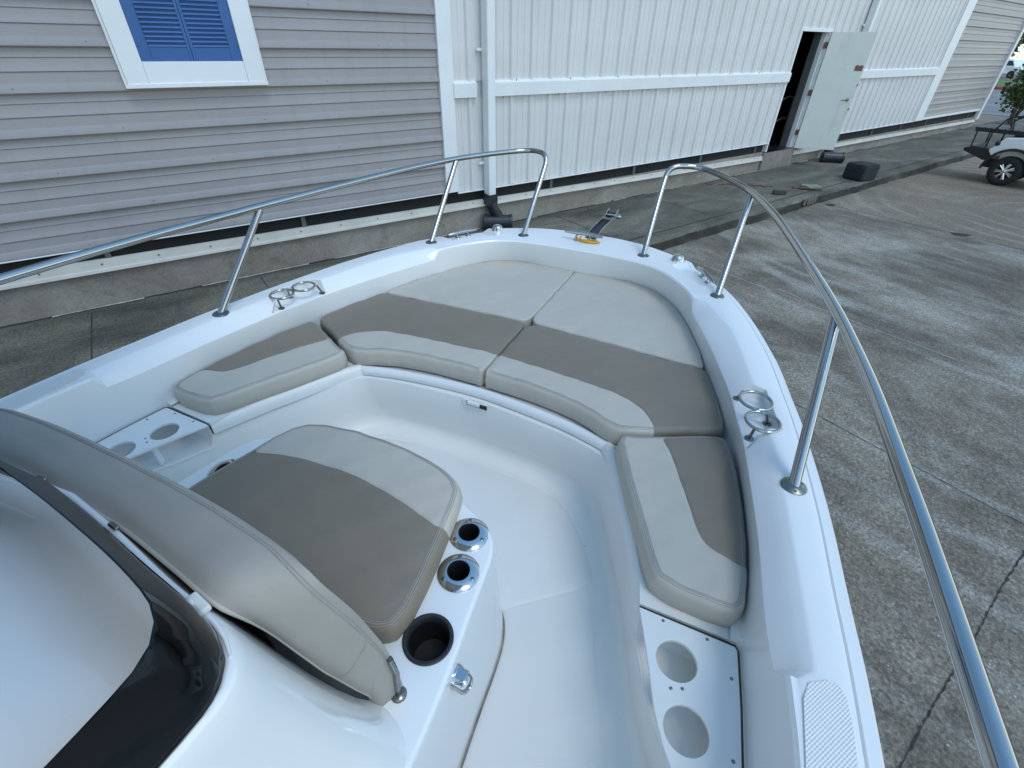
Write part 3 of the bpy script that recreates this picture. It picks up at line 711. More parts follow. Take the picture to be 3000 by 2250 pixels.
rimp = [p for p in wb_ if p[1] > .068]; mb = MB(); mb.tube([W(p[0] * 1.008, p[1] + .004, -.4975) for p in rimp], [.0065 * min(1, .25 + min(i, len(rimp) - 1 - i) / 6) for i in range(len(rimp))], 12); obj('windshield_rim', mb, 'console_gel', console, smooth=60)
for k in (0, 1, 2):
    x, y, ang, sc = ((.292, .097, -8, 1), (.108, .119, -4, .55), (-.06, .124, 3, .55))[k]
    mb = MB(); rm = Matrix.Rotation(R(ang), 3, 'Z')
    mb.box(W(x, y + .005, -.488), (.034 * sc, .013 * sc, .009 * sc), rm)
    if k: obj('windshield_clip', mb, 'stainless_worn', console, bevel=.002); continue
    mb.box(W(x - .004, y - .010, -.480), (.010, .030, .008), rm); mb.box(W(x - .008, y - .022, -.472), (.030 * sc, .009, .009), rm)
    obj('windshield_clip', mb, 'panel_white', console, bevel=.003)
# backrest bolster in front of the windshield: stations run from the centre to the turned-down end
ST = [((0, .135, -.50), (0, .209, -.50)), ((.06, .1345, -.50), (.067, .2085, -.50)), ((.12, .133, -.50), (.134, .2075, -.50)), ((.21, .125, -.501), (.21, .2045, -.501)), ((.294, .117, -.504), (.29, .198, -.504)),
      ((.318, .1307, -.56), (.345, .192, -.513)), ((.335, .145, -.63), (.366, .195, -.545)), ((.345, .158, -.70), (.375, .210, -.61)), ((.350, .171, -.76), (.380, .223, -.68)),
      ((.357, .190, -.84), (.383, .236, -.76)), ((.362, .2055, -.90), (.378, .244, -.83)), ((.362, .210, -.925), (.366, .247, -.90))]
bk = np.array(cr([p[0] for p in ST], 6)); fk = np.array(cr([p[1] for p in ST], 6)); NBK = len(bk)
bk = np.concatenate([bk[::-1][:-1] * [-1, 1, 1], bk]); fk = np.concatenate([fk[::-1][:-1] * [-1, 1, 1], fk]); NT = len(bk)
def bol(t, u, lift=0.0):
    """t 0..1 port end to starboard end, u 0 back edge .. 1 front edge; crowned top"""
    q = t * (NT - 1); i = min(NT - 2, int(q)); f = q - i
    b = bk[i] * (1 - f) + bk[i + 1] * f; fr = fk[i] * (1 - f) + fk[i + 1] * f; tg = (bk[i + 1] + fk[i + 1] - bk[i] - fk[i]); a = fr - b
    n = np.cross(tg, a); n = n / np.linalg.norm(n)
    if n[2] < -.2: n = -n
    uu = min(1, max(0, u)); cr_ = (.011 - .008 * min(1, max(0, (abs(2 * t - 1) - .72) / .15))) * (1 - (2 * uu - 1) ** 4) + .0009 * math.sin(t * 70 + u * 5) * math.sin(t * 31 - u * 9)
    p = b + a * u + n * (cr_ + lift)
    return W(*p)
mb = MB(); rws = []
for i in range(NT):
    t = i / (NT - 1); b, fr = bk[i], fk[i]; row = []; ke = min(1, max(0, (.385 - abs(b[0])) / .03)) * (1 if b[2] > -.54 else 0)
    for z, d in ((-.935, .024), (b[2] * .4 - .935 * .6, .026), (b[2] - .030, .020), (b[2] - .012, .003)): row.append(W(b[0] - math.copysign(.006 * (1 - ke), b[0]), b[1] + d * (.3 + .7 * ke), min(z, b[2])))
    row += [bol(t, u) for u in (-.02, .02, .07, .16, .3, .45, .6, .75, .84, .875, .90, .925, .96, 1.0)]
    for z, d in ((fr[2] - .010, .004), (fr[2] - .030, .008), (fr[2] * .5 - .935 * .5, .016), (-.935, .022)): row.append(W(fr[0], fr[1] + d * (1 if abs(fr[0]) < .33 else .4), min(z, fr[2])))
    rws.append(row)
mb.rows(rws); mb.m = [1 if (k_ % (len(rws[0]) - 1)) < 3 else 0 for k_ in range(len(mb.f))]  # back faces below the piping dark: shade of the gap put into the colour
br_ = obj('backrest', mb, ['vinyl_back', 'rubber_shade_dark'], console, smooth=60)
mb = MB(); mb.tube([bol(t, -.03, -.004) for t in np.linspace(.0, 1, 120)], .0042, 8)
obj('backrest_piping', mb, 'vinyl_light', console, smooth=60)
mb = MB()
def dashes(f, n, r, ln=.55):
    for i in range(n):
        a = i / n; b = (i + ln) / n; mb.tube([f(a), f(b)], r, 5)
mb.tube([bol(t, .855, .0006) for t in np.linspace(.06, .94, 200)], .0008, 5)
mb.tube([bol(t, .90, .0002) for t in np.linspace(.04, .96, 160)], .0010, 5)
mb.tube([bol(.862 + .004 * math.sin(u * 3), u, .0004) for u in np.linspace(.03, .92, 14)], .0007, 5)
mb.tube([bol(.705 + .004 * k, .50 + .012 * k, .0002) for k in range(4)], [.0002, .0004, .0004, .0002], 5)
obj('backrest_stitching', mb, 'stitch', console)
for sgn in (1, -1):
    mb = MB(); mb.tube([W(sgn * .386, .236, -.80), W(sgn * .387, .240, -.86), W(sgn * .384, .235, -.93)], .006, 8)
    mb.lathe([(.0001, .006), (.012, .005), (.016, .001), (.016, -.002)], W(sgn * .384, .235, LZ), n=16)
    obj('backrest_hinge', mb, 'stainless_worn', console, smooth=50)

# ------------------------------------------------------------------ CUSHIONS
def pdist(P, poly, closed=True):
    P = np.array(P)[:, :2]; A = np.array([q[:2] for q in poly]); B = np.roll(A, -1, 0)
    if not closed: A, B = A[:-1], B[:-1]
    d = np.full(len(P), 1e9)
    for a, b in zip(A, B):
        ab = b - a; t = np.clip(((P - a) @ ab) / max(ab @ ab, 1e-12), 0, 1); q = a + t[:, None] * ab
        d = np.minimum(d, np.hypot(*(P - q).T))
    return d
def cushion(name, outline, label, cat, group, taupe=None, seam=None, zt=-.995, zb=-1.072, r=.024, crown=.006, parent=None, it=2, stitch_range=None, sharp=False, wr=1.0, tight=None):
    """outline/seam in boat units; returns object"""
    O = [np.array(p) * S for p in (chaikin(outline, it) if it else outline)]
    O = resample(O, max(60, int(sum(np.linalg.norm(O[i] - O[i - 1]) for i in range(len(O))) / .016)), closed=True)
    O = [tuple(p) for p in O]; ztm, zbm = zt * S + H, zb * S + H
    mbs = [MB(), MB()]
    tp_ = [tuple(np.array(p) * S) for p in taupe] if taupe else None
    sm = [tuple(p) for p in resample([np.array(p) * S for p in cr(seam, 6)], 60)] if seam else None
    def cls(p): return 1 if tp_ and inside(p, tp_) else 0
    rings = []; rr = r
    prof = [(.010, zbm), (.0, zbm + .008), (-.004, (ztm + zbm) / 2 - .004)]
    for th in (0, 22, 45, 67, 90): prof.append((rr * (1 - math.cos(R(th))), ztm - rr * (1 - math.sin(R(th)))))
    # the tailored seam: a slight crest then a dip where top meets side
    tgt = [tight(p[0] / S, p[1] / S) if tight else 1 for p in O]
    rings = []
    for d, z in prof:
        r1 = insetp(O, 1.0); rings.append([(p[0] + (q[0] - p[0]) * d * (k if d > 0 else 1), p[1] + (q[1] - p[1]) * d * (k if d > 0 else 1)) for p, q, k in zip(O, r1, tgt)])
    n = len(O)
    def wrk(x, y): return .0016 * wr * (math.sin(x * 31 + y * 17) * math.sin(y * 27 - x * 9) + .6 * math.sin(x * 71 - y * 53))
    for i in range(len(prof) - 1):
        for j in range(n):
            k = (j + 1) % n; a, b, c, d = rings[i][j], rings[i][k], rings[i + 1][k], rings[i + 1][j]
            mid = ((rings[-1][j][0] + rings[-1][k][0]) / 2, (rings[-1][j][1] + rings[-1][k][1]) / 2)
            za, zc = prof[i][1], prof[i + 1][1]
            mbs[cls(mid)].add([(*a, za + wrk(*a) * (i > 2)), (*b, za + wrk(*b) * (i > 2)), (*c, zc + wrk(*c) * (i > 1)), (*d, zc + wrk(*d) * (i > 1))], [(0, 1, 2, 3)])
    ring = rings[-1]
    vs = [Vector(p) for p in ring]; es = [(i, (i + 1) % n) for i in range(n)]
    in2 = insetp(ring, .012); 
    for p in in2:
        if inside(p, ring): vs.append(Vector(p))
    if sm:
        S_ = np.array(sm); T = np.gradient(S_, axis=0); T /= np.linalg.norm(T, axis=1)[:, None]; Nn = np.stack([-T[:, 1], T[:, 0]], 1)
        for off in (0, .005, -.005, .012, -.012):
            pts = S_ + Nn * off; prev = None
            for p in pts:
                if inside(p, ring):
                    vs.append(Vector(p)); i = len(vs) - 1
                    if prev is not None and off == 0: es.append((prev, i))
                    prev = i
                else: prev = None
    xs_ = [p[0] for p in ring]; ys_ = [p[1] for p in ring]; h = .026
    x = min(xs_)
    grid = []
    while x < max(xs_):
        y = min(ys_)
        while y < max(ys_):
            if inside((x, y), in2): grid.append((x + random.uniform(-.002, .002), y + random.uniform(-.002, .002)))
            y += h
        x += h
    if grid:
        dd = pdist(grid, ring)
        if sm: dd = np.minimum(dd, pdist(grid, sm, False))
        vs += [Vector(g) for g, d in zip(grid, dd) if d > .016]
    ov, oe, of, *_ = delaunay_2d_cdt(vs, es, [], 0, 1e-6)
    P = [(p.x, p.y) for p in ov]; dr = pdist(P, ring); ds = pdist(P, sm, False) if sm else np.full(len(P), 1.0)
    Z = ztm + crown * (1 - np.exp(-dr / .07)) - .0028 * np.exp(-(ds / .0032) ** 2)
    Z = Z + np.array([wrk(*p) for p in P])
    for f in of:
        c = (sum(P[i][0] for i in f) / len(f), sum(P[i][1] for i in f) / len(f))
        if not inside(c, ring): continue
        mbs[cls(c)].add([(*P[i], Z[i]) for i in f], [tuple(range(len(f)))])
    # underside
    mbs[0].plate(rings[0], [], None, zbm)
    o = obj(name, mbs[0], 'vinyl_light', parent, smooth=50, label=label, cat=cat, group=group)
    if mbs[1].f: obj('taupe_panel', mbs[1], 'vinyl_taupe', o, smooth=50, label='taupe vinyl panel of the seat')
    st = MB()
    for off, rad in ((.0105, .0008), (.0195, .0008), (.0152, .0011)):
        R1 = insetp(O, off); zz = ztm - rr * (1 - math.sin(math.acos(max(-1, min(1, 1 - off / rr))))) if off < rr else ztm
        st.tube([(p[0], p[1], zz + wrk(*p) + .0002) for p in R1], rad, 5, closed=True)
    if stitch_range is None or stitch_range: obj('stitching', st, 'stitch', o)
    return o
g_b = 'tan seat cushions of the bow lounge'
# forward sunpad pair (thin filler pads)
fs = [(.0012, 1.703), (.0012, 2.330), (.10, 2.332), (.20, 2.338), (.29, 2.340), (.36, 2.322), (.43, 2.285), (.50, 2.222), (.56, 2.140), (.61, 2.050), (.66, 1.935), (.71, 1.805), (.745, 1.690), (.745, 1.664), (.70, 1.664), (.38, 1.683)]
def densify(pts, m=3):
    out = []
    for i, p in enumerate(pts):
        q = pts[(i + 1) % len(pts)]
        for k in range(m): out.append((p[0] + (q[0] - p[0]) * k / m, p[1] + (q[1] - p[1]) * k / m))
    return out
cushion('forward_cushion', densify(fs, 4), 'large pale forward bow pad on the starboard side, nearer the parking lot', 'cushion', g_b, zt=-.993, zb=-1.066, r=.012, crown=.002, it=2, tight=lambda x, y: .3 if abs(x) < .02 or y > 1.75 else 1, stitch_range=False)
cushion('forward_cushion', densify(mir(fs), 4), 'large pale forward bow pad on the port side, nearer the building', 'cushion', g_b, zt=-.993, zb=-1.066, r=.012, crown=.002, it=2, tight=lambda x, y: .3 if abs(x) < .02 or y > 1.75 else 1, stitch_range=False)
bs = [(.0015, 1.698), (.0015, 1.268), (.08, 1.266), (.20, 1.262), (.30, 1.250), (.38, 1.234), (.44, 1.213), (.49, 1.188), (.535, 1.176), (.58, 1.182), (.65, 1.215), (.74, 1.262), (.825, 1.300), (.852, 1.325), (.849, 1.378), (.822, 1.483), (.787, 1.594), (.752, 1.660), (.40, 1.680)]
ss = [(-.05, 1.400), (.003, 1.399), (.12, 1.389), (.284, 1.376), (.40, 1.366), (.49, 1.350), (.56, 1.323), (.605, 1.288), (.635, 1.250), (.658, 1.212), (.68, 1.16)]
tq = [tuple(p) for p in cr(ss, 6)] + [(1.1, 1.1), (1.1, 1.9), (-.05, 1.9)]
for sgn, side in ((1, 'starboard'), (-1, 'port')):
    f = (lambda p: [(sgn * q[0], q[1]) for q in p])
    cushion('bow_seat_cushion', densify(f(bs), 3), 'thick curved bow seat cushion with taupe top and pale front band, %s half' % side, 'cushion', g_b, taupe=f(tq), seam=f(ss), r=.022, tight=lambda x, y: .35 if abs(x) < .02 else (.5 if y > 1.62 else 1))
sc = [(.560, 1.160), (.555, 1.120), (.590, 1.040), (.632, .945), (.690, .828), (.728, .745), (.752, .706), (.80, .692), (.88, .690), (.930, .695), (.950, .725), (.951, .80), (.944, .90), (.932, 1.00), (.912, 1.12), (.887, 1.225), (.868, 1.278), (.838, 1.290), (.79, 1.268), (.70, 1.222), (.62, 1.182)]
s2 = [(.655, 1.24), (.674, 1.201), (.724, 1.108), (.778, .985), (.812, .905), (.838, .858), (.872, .836), (.915, .826), (.945, .808), (.97, .79)]
tq2 = [tuple(p) for p in cr(s2, 6)] + [(1.1, .79), (1.1, 1.5), (.655, 1.5)]
cushion('side_seat_cushion', densify(sc, 3), 'starboard side seat cushion of pale vinyl with a taupe wedge, beside the drink tray', 'cushion', g_b, taupe=tq2, seam=s2, r=.022)
cushion('side_seat_cushion', densify(mir(sc), 3), 'port side seat cushion of pale vinyl with a taupe wedge, towards the building', 'cushion', g_b, taupe=mir(tq2), seam=mir(s2), r=.022)
cc = [(0, .722), (.10, .719), (.19, .702), (.245, .680), (.274, .648), (.288, .60), (.305, .52), (.325, .42), (.334, .35), (.328, .305), (.298, .285), (.20, .272), (0, .268)]
cc = cc + mir(cc[1:-1])[::-1]
s3 = [(-.40, .49), (-.30, .521), (-.272, .530), (-.149, .558), (0, .571), (.149, .558), (.272, .534), (.30, .525), (.40, .49)]
tq3 = [tuple(p) for p in cr(s3, 6)] + [(.277, .50), (.302, .40), (.312, .34), (.300, .309), (.27, .30), (-.27, .30), (-.300, .309), (-.312, .34), (-.302, .40), (-.277, .50)][0:0] + [(.4, .1), (-.4, .1)]
cushion('console_seat_cushion', densify(cc, 3), 'taupe console seat cushion with a pale front band, by the chrome rod holders', 'cushion', None, taupe=tq3, seam=s3, zt=-.880, zb=-.937, r=.024, crown=.008)

# ------------------------------------------------------------------ BUILDING, WALK, LOT  (building frame: bx along the wall, by into the wall)
TH = R(60.7793)
e1 = Vector((math.sin(R(90) - TH), math.cos(R(90) - TH), 0)); e2 = Vector((math.sin(-TH), math.cos(-TH), 0))
CAM = Vector((CX, 0, H)); RZ = math.atan2(e1.y, e1.x)
def B(x, y, z): p = CAM + e1 * x + e2 * y; return (p.x, p.y, z + H)
BM = Matrix((e1, e2, Vector((0, 0, 1)))).transposed()
D = 5.772
def bbox(mb, x0, x1, y0, y1, z0, z1, mi=0): mb.box(B((x0 + x1) / 2, (y0 + y1) / 2, (z0 + z1) / 2), (x1 - x0, y1 - y0, z1 - z0), BM, mi)
bl = thing('warehouse', 'long metal clad building with grey and white panels beside the walkway', 'building', B(0, D, -2.163), RZ)
ZT = 2.9
def ttop(x): return float(np.interp(x, (-12, -1.37, 3.05, 10.8, 24.2), (-1.66, -1.713, -1.7645, -1.871, -1.935)))
def tbot(x): return float(np.interp(x, (-12, -1.42, 4.17, 10.7, 24.2), (-1.79, -1.828, -1.857, -1.952, -2.01)))
def hsiding(x0, x1, label):
    mb = MB(); z = -1.594; pr = [(z + .004, .0), (z - .006, .030), (z, .035), (z + .006, .035)]
    while z < ZT:
        pr += [(z + .052, .022), (z + .060, .010), (z + .132, .006), (z + .140, .014), (z + .160, .010), (z + .178, .004), (z + .226, .003), (z + .232, .008), (z + .250, .004), (z + .294, .002), (z + .297, .030), (z + .3045, .035), (z + .3115, .035)]
        z += .3055
    mb.rows([[B(x, D - d, zz_) for zz_, d in pr] for x in (x0, x1)])
    s = mb; z = -1.594; k = 0
    while z < ZT - .3:
        x = x0 + .35 + (k % 2) * .6
        while x < x1: s.lathe([(.0001, .004), (.004, .0035), (.005, 0)], B(x + random.uniform(-.05, .05), D - .029, z + .028), -e2, n=8, mi=1); x += 1.22
        z += .3055; k += 1
    return obj('horizontal_siding', mb, ['siding_grey', 'hinge_brown'], bl, smooth=25, label=label)
hsiding(-12, 3.09, 'grey horizontal lapped siding around the blue shuttered window')
hsiding(18.95, 24.05, 'grey horizontal lapped siding at the far end')
def vpanel(x0, x1, z0, z1, name='vertical_panel'):
    mb = MB(); pr = []; k0 = math.floor(x0 / .3155); 
    def rib(c, w1, w2, h): return [(c - w1 / 2, 0), (c - w2 / 2, h), (c + w2 / 2, h), (c + w1 / 2, 0)]
    k = k0
    while k * .3155 + .02 < x1:
        c = k * .3155 + .0250
        pr += rib(c, .070, .030, .030) + rib(c + .105, .044, .022, .008) + rib(c + .210, .044, .022, .008)
        k += 1
    pr = [(x, h) for x, h in pr if x0 <= x <= x1]; pr = [(x0, 0)] + pr + [(x1, 0)]
    mb.rows([[B(x, D - h - .004, z) for x, h in pr] for z in (z0, z1)])
    return obj(name, mb, 'siding_white', bl)
DX0, DX1, DZ0, DZ1 = 10.79, 11.90, -1.80, .30
vpanel(3.26, DX0, -1.625, -.545); vpanel(3.26, DX0, -.38, ZT); vpanel(DX0, DX1, DZ1, ZT); vpanel(DX1, 18.45, -.38, ZT); vpanel(DX1, 18.45, -1.665, -.545)
vpanel(DX0 - .0, DX0, -1.0, -.9) if False else None
# backing wall behind the panels
mb = MB(); bbox(mb, -12, DX0 + .01, D + .012, D + .16, -1.60, ZT); bbox(mb, DX1 - .01, 24.15, D + .012, D + .16, -1.64, ZT); bbox(mb, DX0 + .01, DX1 - .01, D + .012, D + .16, DZ1, ZT)
bbox(mb, -12, -11.85, D + .16, D + 12, -1.9, ZT); bbox(mb, 24.0, 24.15, D + .16, D + 12, -1.9, ZT); bbox(mb, -12, 24.15, D + 11.9, D + 12, -1.9, ZT)
obj('wall', mb, 'siding_white', bl)
mb = MB()      # roof with eave
mb.add([B(x, y, z) for x in (-12.3, 24.5) for y, z in ((D - .55, ZT - .02), (D + 6, ZT + 1.1), (D + 12.5, ZT - .02), (D + 12.5, ZT - .12), (D + 6, ZT + 1.0), (D - .55, ZT - .12))],
       [(0, 1, 7, 6), (1, 2, 8, 7), (2, 3, 9, 8), (3, 4, 10, 9), (4, 5, 11, 10), (5, 0, 6, 11), (0, 5, 4, 3, 2, 1), (6, 7, 8, 9, 10, 11)])
obj('roof', mb, 'grey_roof', bl)
# trims
def trim(name, x0, x1, z0, z1, d0, d1, mat='white_trim', bev=.003, **k):
    mb = MB(); bbox(mb, x0, x1, D - d1, D - d0, z0, z1); return obj(name, mb, mat, bl, bevel=bev, **k)
trim('corner_trim', 3.085, 3.27, -1.612, ZT, 0, .045); trim('corner_trim', 18.42, 18.98, -1.672, ZT, 0, .045); trim('corner_trim', 24.02, 24.22, -1.93, ZT, -.05, .07)
def band(x0, x1):
    mb = MB(); pr = [(-.548, .0), (-.552, .034), (-.546, .058), (-.402, .062), (-.396, .055), (-.388, .034), (-.374, .030), (-.372, .0)]
    mb.rows([[B(x, D - d, z) for z, d in pr] for x in (x0, x1)]); 
    for x in (x0, x1): mb.add([B(x, D - d, z) for z, d in pr], [tuple(range(len(pr)))])
    s = mb; x = x0 + .35
    while x < x1: s.lathe([(.0001, .007), (.008, .005), (.010, 0)], B(x, D - .032, -.380), -e2, n=8, mi=1); s.lathe([(.0001, .007), (.007, .005), (.009, 0)], B(x - .2, D - .03, -.560), -e2, n=8, mi=1); x += .92
    obj('trim_band', mb, ['white_trim', 'hinge_brown'], bl, smooth=20)
band(3.262, 3.58); band(3.78 + .06, DX0 + .015); band(DX1 + .10, 18.43)
trim('panel_drip_edge', 3.262, DX0 + .02, -1.645, -1.628, 0, .034); trim('panel_drip_edge', DX1 + .1, 18.43, -1.682, -1.665, 0, .034); trim('panel_drip_edge', -12, 3.09, -1.612, -1.601, 0, .040); trim('panel_drip_edge', 18.97, 24.03, -1.668, -1.60, 0, .034)
for a, b in ((-12, DX0 - .08), (DX1 + .02, 24.1)):
    X = [a] + [x for x in (-1.4, 3.05, 4.2, 7, 16, 20) if a < x < b] + [b]
    mb = MB(); mb.rows([[B(x, D + .03, -1.58) for x in X], [B(x, D + .03, ttop(x) - .03) for x in X]]); obj('vent_screen', mb, 'vent_screen', bl)
    x = math.ceil(a / .61) * .61
    while x < b: mb = MB(); bbox(mb, x, x + .045, D + .0, D + .028, ttop(x) - .02, -1.58); obj('vent_stud', mb, 'interior_grey', bl); x += 1.83
    mb = MB()
    prof_ = [(0, .02), (0, -.008), (.012, -.020), (.035, -.026), (.040, -.034), (.70, -.040), (.74, -.052), (.98, -.056), (1.0, -.05), (1.0, .0)]
    mb.rows([[B(x, D + d, ttop(x) * (1 - f) + tbot(x) * f) for f, d in prof_] for x in X])
    mb.add([B(X[0], D + d, ttop(X[0]) * (1 - f) + tbot(X[0]) * f) for f, d in prof_], [tuple(range(len(prof_)))]); mb.add([B(X[-1], D + d, ttop(X[-1]) * (1 - f) + tbot(X[-1]) * f) for f, d in prof_], [tuple(range(len(prof_)))])
    s = mb; x = a + .3
    while x < b: s.lathe([(.0001, .006), (.007, .005), (.009, 0)], B(x, D - .038, (ttop(x) + tbot(x)) / 2 + .02), -e2, n=8, mi=1); x += .46
    obj('base_flashing', mb, ['flashing', 'hinge_brown'], bl, smooth=15)
mb = MB(); bbox(mb, -12, DX0 - .09, D - .012, D + .3, -2.30, -1.80); bbox(mb, DX0 - .09, DX1 + .03, D - .06, D + .3, -2.30, -1.815); bbox(mb, DX1 + .03, 24.25, D - .012, D + .3, -2.30, -1.86)
obj('foundation', mb, 'foundation', bl, bevel=.008)
# dark interior behind the doorway
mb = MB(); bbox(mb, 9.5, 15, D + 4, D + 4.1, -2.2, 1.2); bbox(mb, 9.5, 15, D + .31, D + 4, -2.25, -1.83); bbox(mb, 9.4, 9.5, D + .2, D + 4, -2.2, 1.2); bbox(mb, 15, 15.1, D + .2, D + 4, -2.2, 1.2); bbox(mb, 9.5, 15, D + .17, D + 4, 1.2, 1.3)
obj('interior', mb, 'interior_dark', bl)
# door frame and leaf
fr = MB(); bbox(fr, DX0 - .02, DX1 + .05, D - .035, D + .10, DZ1 - .045, DZ1 + .012); bbox(fr, DX0 - .02, DX0 + .02, D - .030, D + .10, DZ0, DZ1 - .046); bbox(fr, DX1 - .055, DX1 + .05, D - .030, D + .015, DZ0, DZ1 - .046); bbox(fr, DX1 - .085, DX1 - .02, D + .017, D + .10, DZ0, DZ1 - .046)
df = obj('door_frame', fr, 'white_trim', bl, bevel=.003)
mb = MB(); bbox(mb, DX1 - .11, DX1 - .037, D + .10, D + .24, DZ0, DZ1 - .05); obj('jamb_lining', mb, 'interior_grey', df)
mb = MB(); bbox(mb, DX0 - .03, DX1 + .03, D - .05, D + .3, DZ0 - .014, DZ0 - .001); obj('threshold', mb, 'stainless_worn', df)
hx, hy = DX1 - .03, D - .05; ex, ey = 12.42, 5.12
dv = Vector((ex - hx, ey - hy, 0)); Ld = dv.length; dv.normalize(); dn = Vector((-dv.y, dv.x, 0)); 
def Dp(t, n_, z): return B(hx + dv.x * t + dn.x * n_, hy + dv.y * t + dn.y * n_, z)
dl1 = (e1 * dv.x + e2 * dv.y); dl2 = (e1 * dn.x + e2 * dn.y); DMm = Matrix((dl1, dl2, Vector((0, 0, 1)))).transposed()
mb = MB(); mb.box(Dp(Ld / 2, 0, (DZ0 + DZ1) / 2 - .02), (Ld, .045, DZ1 - DZ0 - .02), DMm)
dr = obj('door', mb, 'door_paint', bl, bevel=.004, label='pale steel door leaf swung wide open')
fsg = -1 if (dl2.dot(CAM - Vector(Dp(Ld / 2, 0, 0))) < 0) else 1
mb = MB(); mb.lathe([(.0001, .020), (.020, .018), (.030, .010), (.032, 0)], Dp(Ld - .10, fsg * .022, -.86), dl2 * fsg, n=18); mb.tube([Dp(Ld - .10, fsg * .03, -.86), Dp(Ld - .10, fsg * .06, -.86), Dp(Ld - .17, fsg * .065, -.865), Dp(Ld - .22, fsg * .062, -.875)], [.012, .010, .010, .008], 10)
obj('door_handle', mb, 'stainless_worn', dr, smooth=40)
mb = MB(); mb.box(Dp(Ld - .105, fsg * .0245, -.30), (.15, .006, .040), DMm); mb.box(Dp(Ld - .105, fsg * .0245, -.345), (.15, .006, .030), DMm); mb.box(Dp(Ld - .105, fsg * .0235, -.322), (.12, .004, .03), DMm)
mb.box(Dp(Ld - .145, fsg * .0245, -.275), (.045, .006, .022), DMm); mb.box(Dp(Ld - .065, fsg * .0245, -.275), (.045, .006, .022), DMm)
obj('door_plate', mb, 'hinge_brown', dr)
for z_ in (-.60, -1.03): mb = MB(); mb.box(Dp(Ld - .012, fsg * .0235, z_), (.03, .003, .045), DMm); obj('latch_plate', mb, 'stainless_worn', dr)
for z in (.05, -.76, -1.50):
    mb = MB(); mb.lathe([(.0001, .055), (.009, .055), (.009, -.055), (.0001, -.055)], Dp(-.012, fsg * .03, z), n=10); mb.box(Dp(-.03, .0, z), (.07, .03, .11), DMm); obj('hinge', mb, 'hinge_brown', dr)
# stair rail inside the doorway
mb = MB()
for dz in (0, .42):
    mb.tube([B(*p) for p in ((11.75, D + .62, -1.52 + dz), (12.0, D + .60, -1.36 + dz), (12.25, D + .58, -1.30 + dz), (12.42, D + .57, -1.33 + dz))], .020, 8)
mb.tube([B(12.43, D + .57, -1.83), B(12.43, D + .57, -.90)], .018, 8); mb.tube([B(11.74, D + .62, -1.83), B(11.74, D + .62, -1.08)], .018, 8)
obj('stair_rail', mb, 'tan_rail', None, smooth=50, label='tan painted stair rail just inside the dark doorway', cat='rail')
# window with blue louvred shutters
wf = MB(); W0, W1, WZ0, WZ1 = .100, 1.190, -.338, 1.62; IX0, IX1, IZ0, IZ1 = .256, 1.044, -.171, 1.44
bbox(wf, W0, IX0, D - .078, D, WZ0, WZ1); bbox(wf, IX1, W1, D - .078, D, WZ0, WZ1); bbox(wf, IX0 + .001, IX1 - .001, D - .075, D, WZ0, IZ0); bbox(wf, IX0 + .001, IX1 - .001, D - .075, D, IZ1, WZ1)
win = obj('window', wf, 'white_trim', bl, bevel=.003, label='white framed window with blue shutters')
mb = MB(); bbox(mb, W0 - .022, W1 + .022, D - .084, D - .0, WZ0 - .022, WZ0 + .010); bbox(mb, W0 - .022, W0 - .001, D - .06, D, WZ0 + .012, WZ1); bbox(mb, W1 + .001, W1 + .022, D - .06, D, WZ0 + .012, WZ1); obj('window_flashing', mb, 'white_trim', win, bevel=.002)
xm = .650
for a, b in ((IX0, xm - .002), (xm + .002, IX1)):
    mb = MB(); out = a == IX0; bbox(mb, a + .002, b - .002, D - .0445, D - .040, IZ0 + .002, IZ1 - .002)
    l, r_ = (.085, .022) if out else (.022, .085)
    bbox(mb, a, a + l, D - .060, D - .046, IZ0, IZ1); bbox(mb, b - r_, b, D - .060, D - .046, IZ0, IZ1); bbox(mb, a + l + .001, b - r_ - .001, D - .058, D - .046, IZ0, IZ0 + .100); bbox(mb, a + l + .001, b - r_ - .001, D - .058, D - .046, IZ1 - .09, IZ1)
    z = IZ0 + .114; Rl = BM @ Matrix.Rotation(R(50), 3, 'X')
    while z < IZ1 - .1: mb.box(B((a + l + b - r_) / 2, D - .0515, z), (b - r_ - a - l - .002, .030, .004), Rl); z += .0318
    for zz_ in (-.06,): mb.lathe([(.0001, .004), (.007, .003), (.009, 0)], B(a + .02 if out else b - .02, D - .060, zz_), -e2, n=8)
    obj('shutter', mb, 'blue_paint', win, bevel=.001, label='blue louvred shutter leaf')
# downspouts
def downspout(x, zend, label, strap=()):
    t = thing('downspout', label, 'downspout', B(x, D - .1, -2.163), RZ, 'downspouts on the white wall')
    mb = MB(); bbox(mb, x - .055, x + .055, D - .165, D - .030, zend, ZT - .1); obj('pipe', mb, 'white_trim', t, bevel=.012)
    for z in strap:
        mb = MB(); bbox(mb, x - .13, x + .057, D - .050, D - .032, z - .018, z + .018); bbox(mb, x - .135, x - .085, D - .06, D - .03, z - .012, z + .012); obj('strap', mb, 'white_trim', t, bevel=.003)
    return t
d1 = downspout(3.725, -1.71, 'square white downspout near the grey and white corner, with black corrugated boot', (-.07, .9, -1.30))
def corr(mb, pts, r, n=18, per=.014, amp=.006, mi=0):
    P = cr(pts, 40); d = [0]
    for a, b in zip(P[:-1], P[1:]): d.append(d[-1] + np.linalg.norm(b - a))
    m = int(d[-1] / per * 6); A = np.array(P); t = np.linspace(0, d[-1], m); Q = np.stack([np.interp(t, d, A[:, k]) for k in range(3)], 1)
    mb.tube([tuple(q) for q in Q], [r + amp * (1 if (tt / per) % 1 < .55 else -1) for tt in t], n, mi=mi)
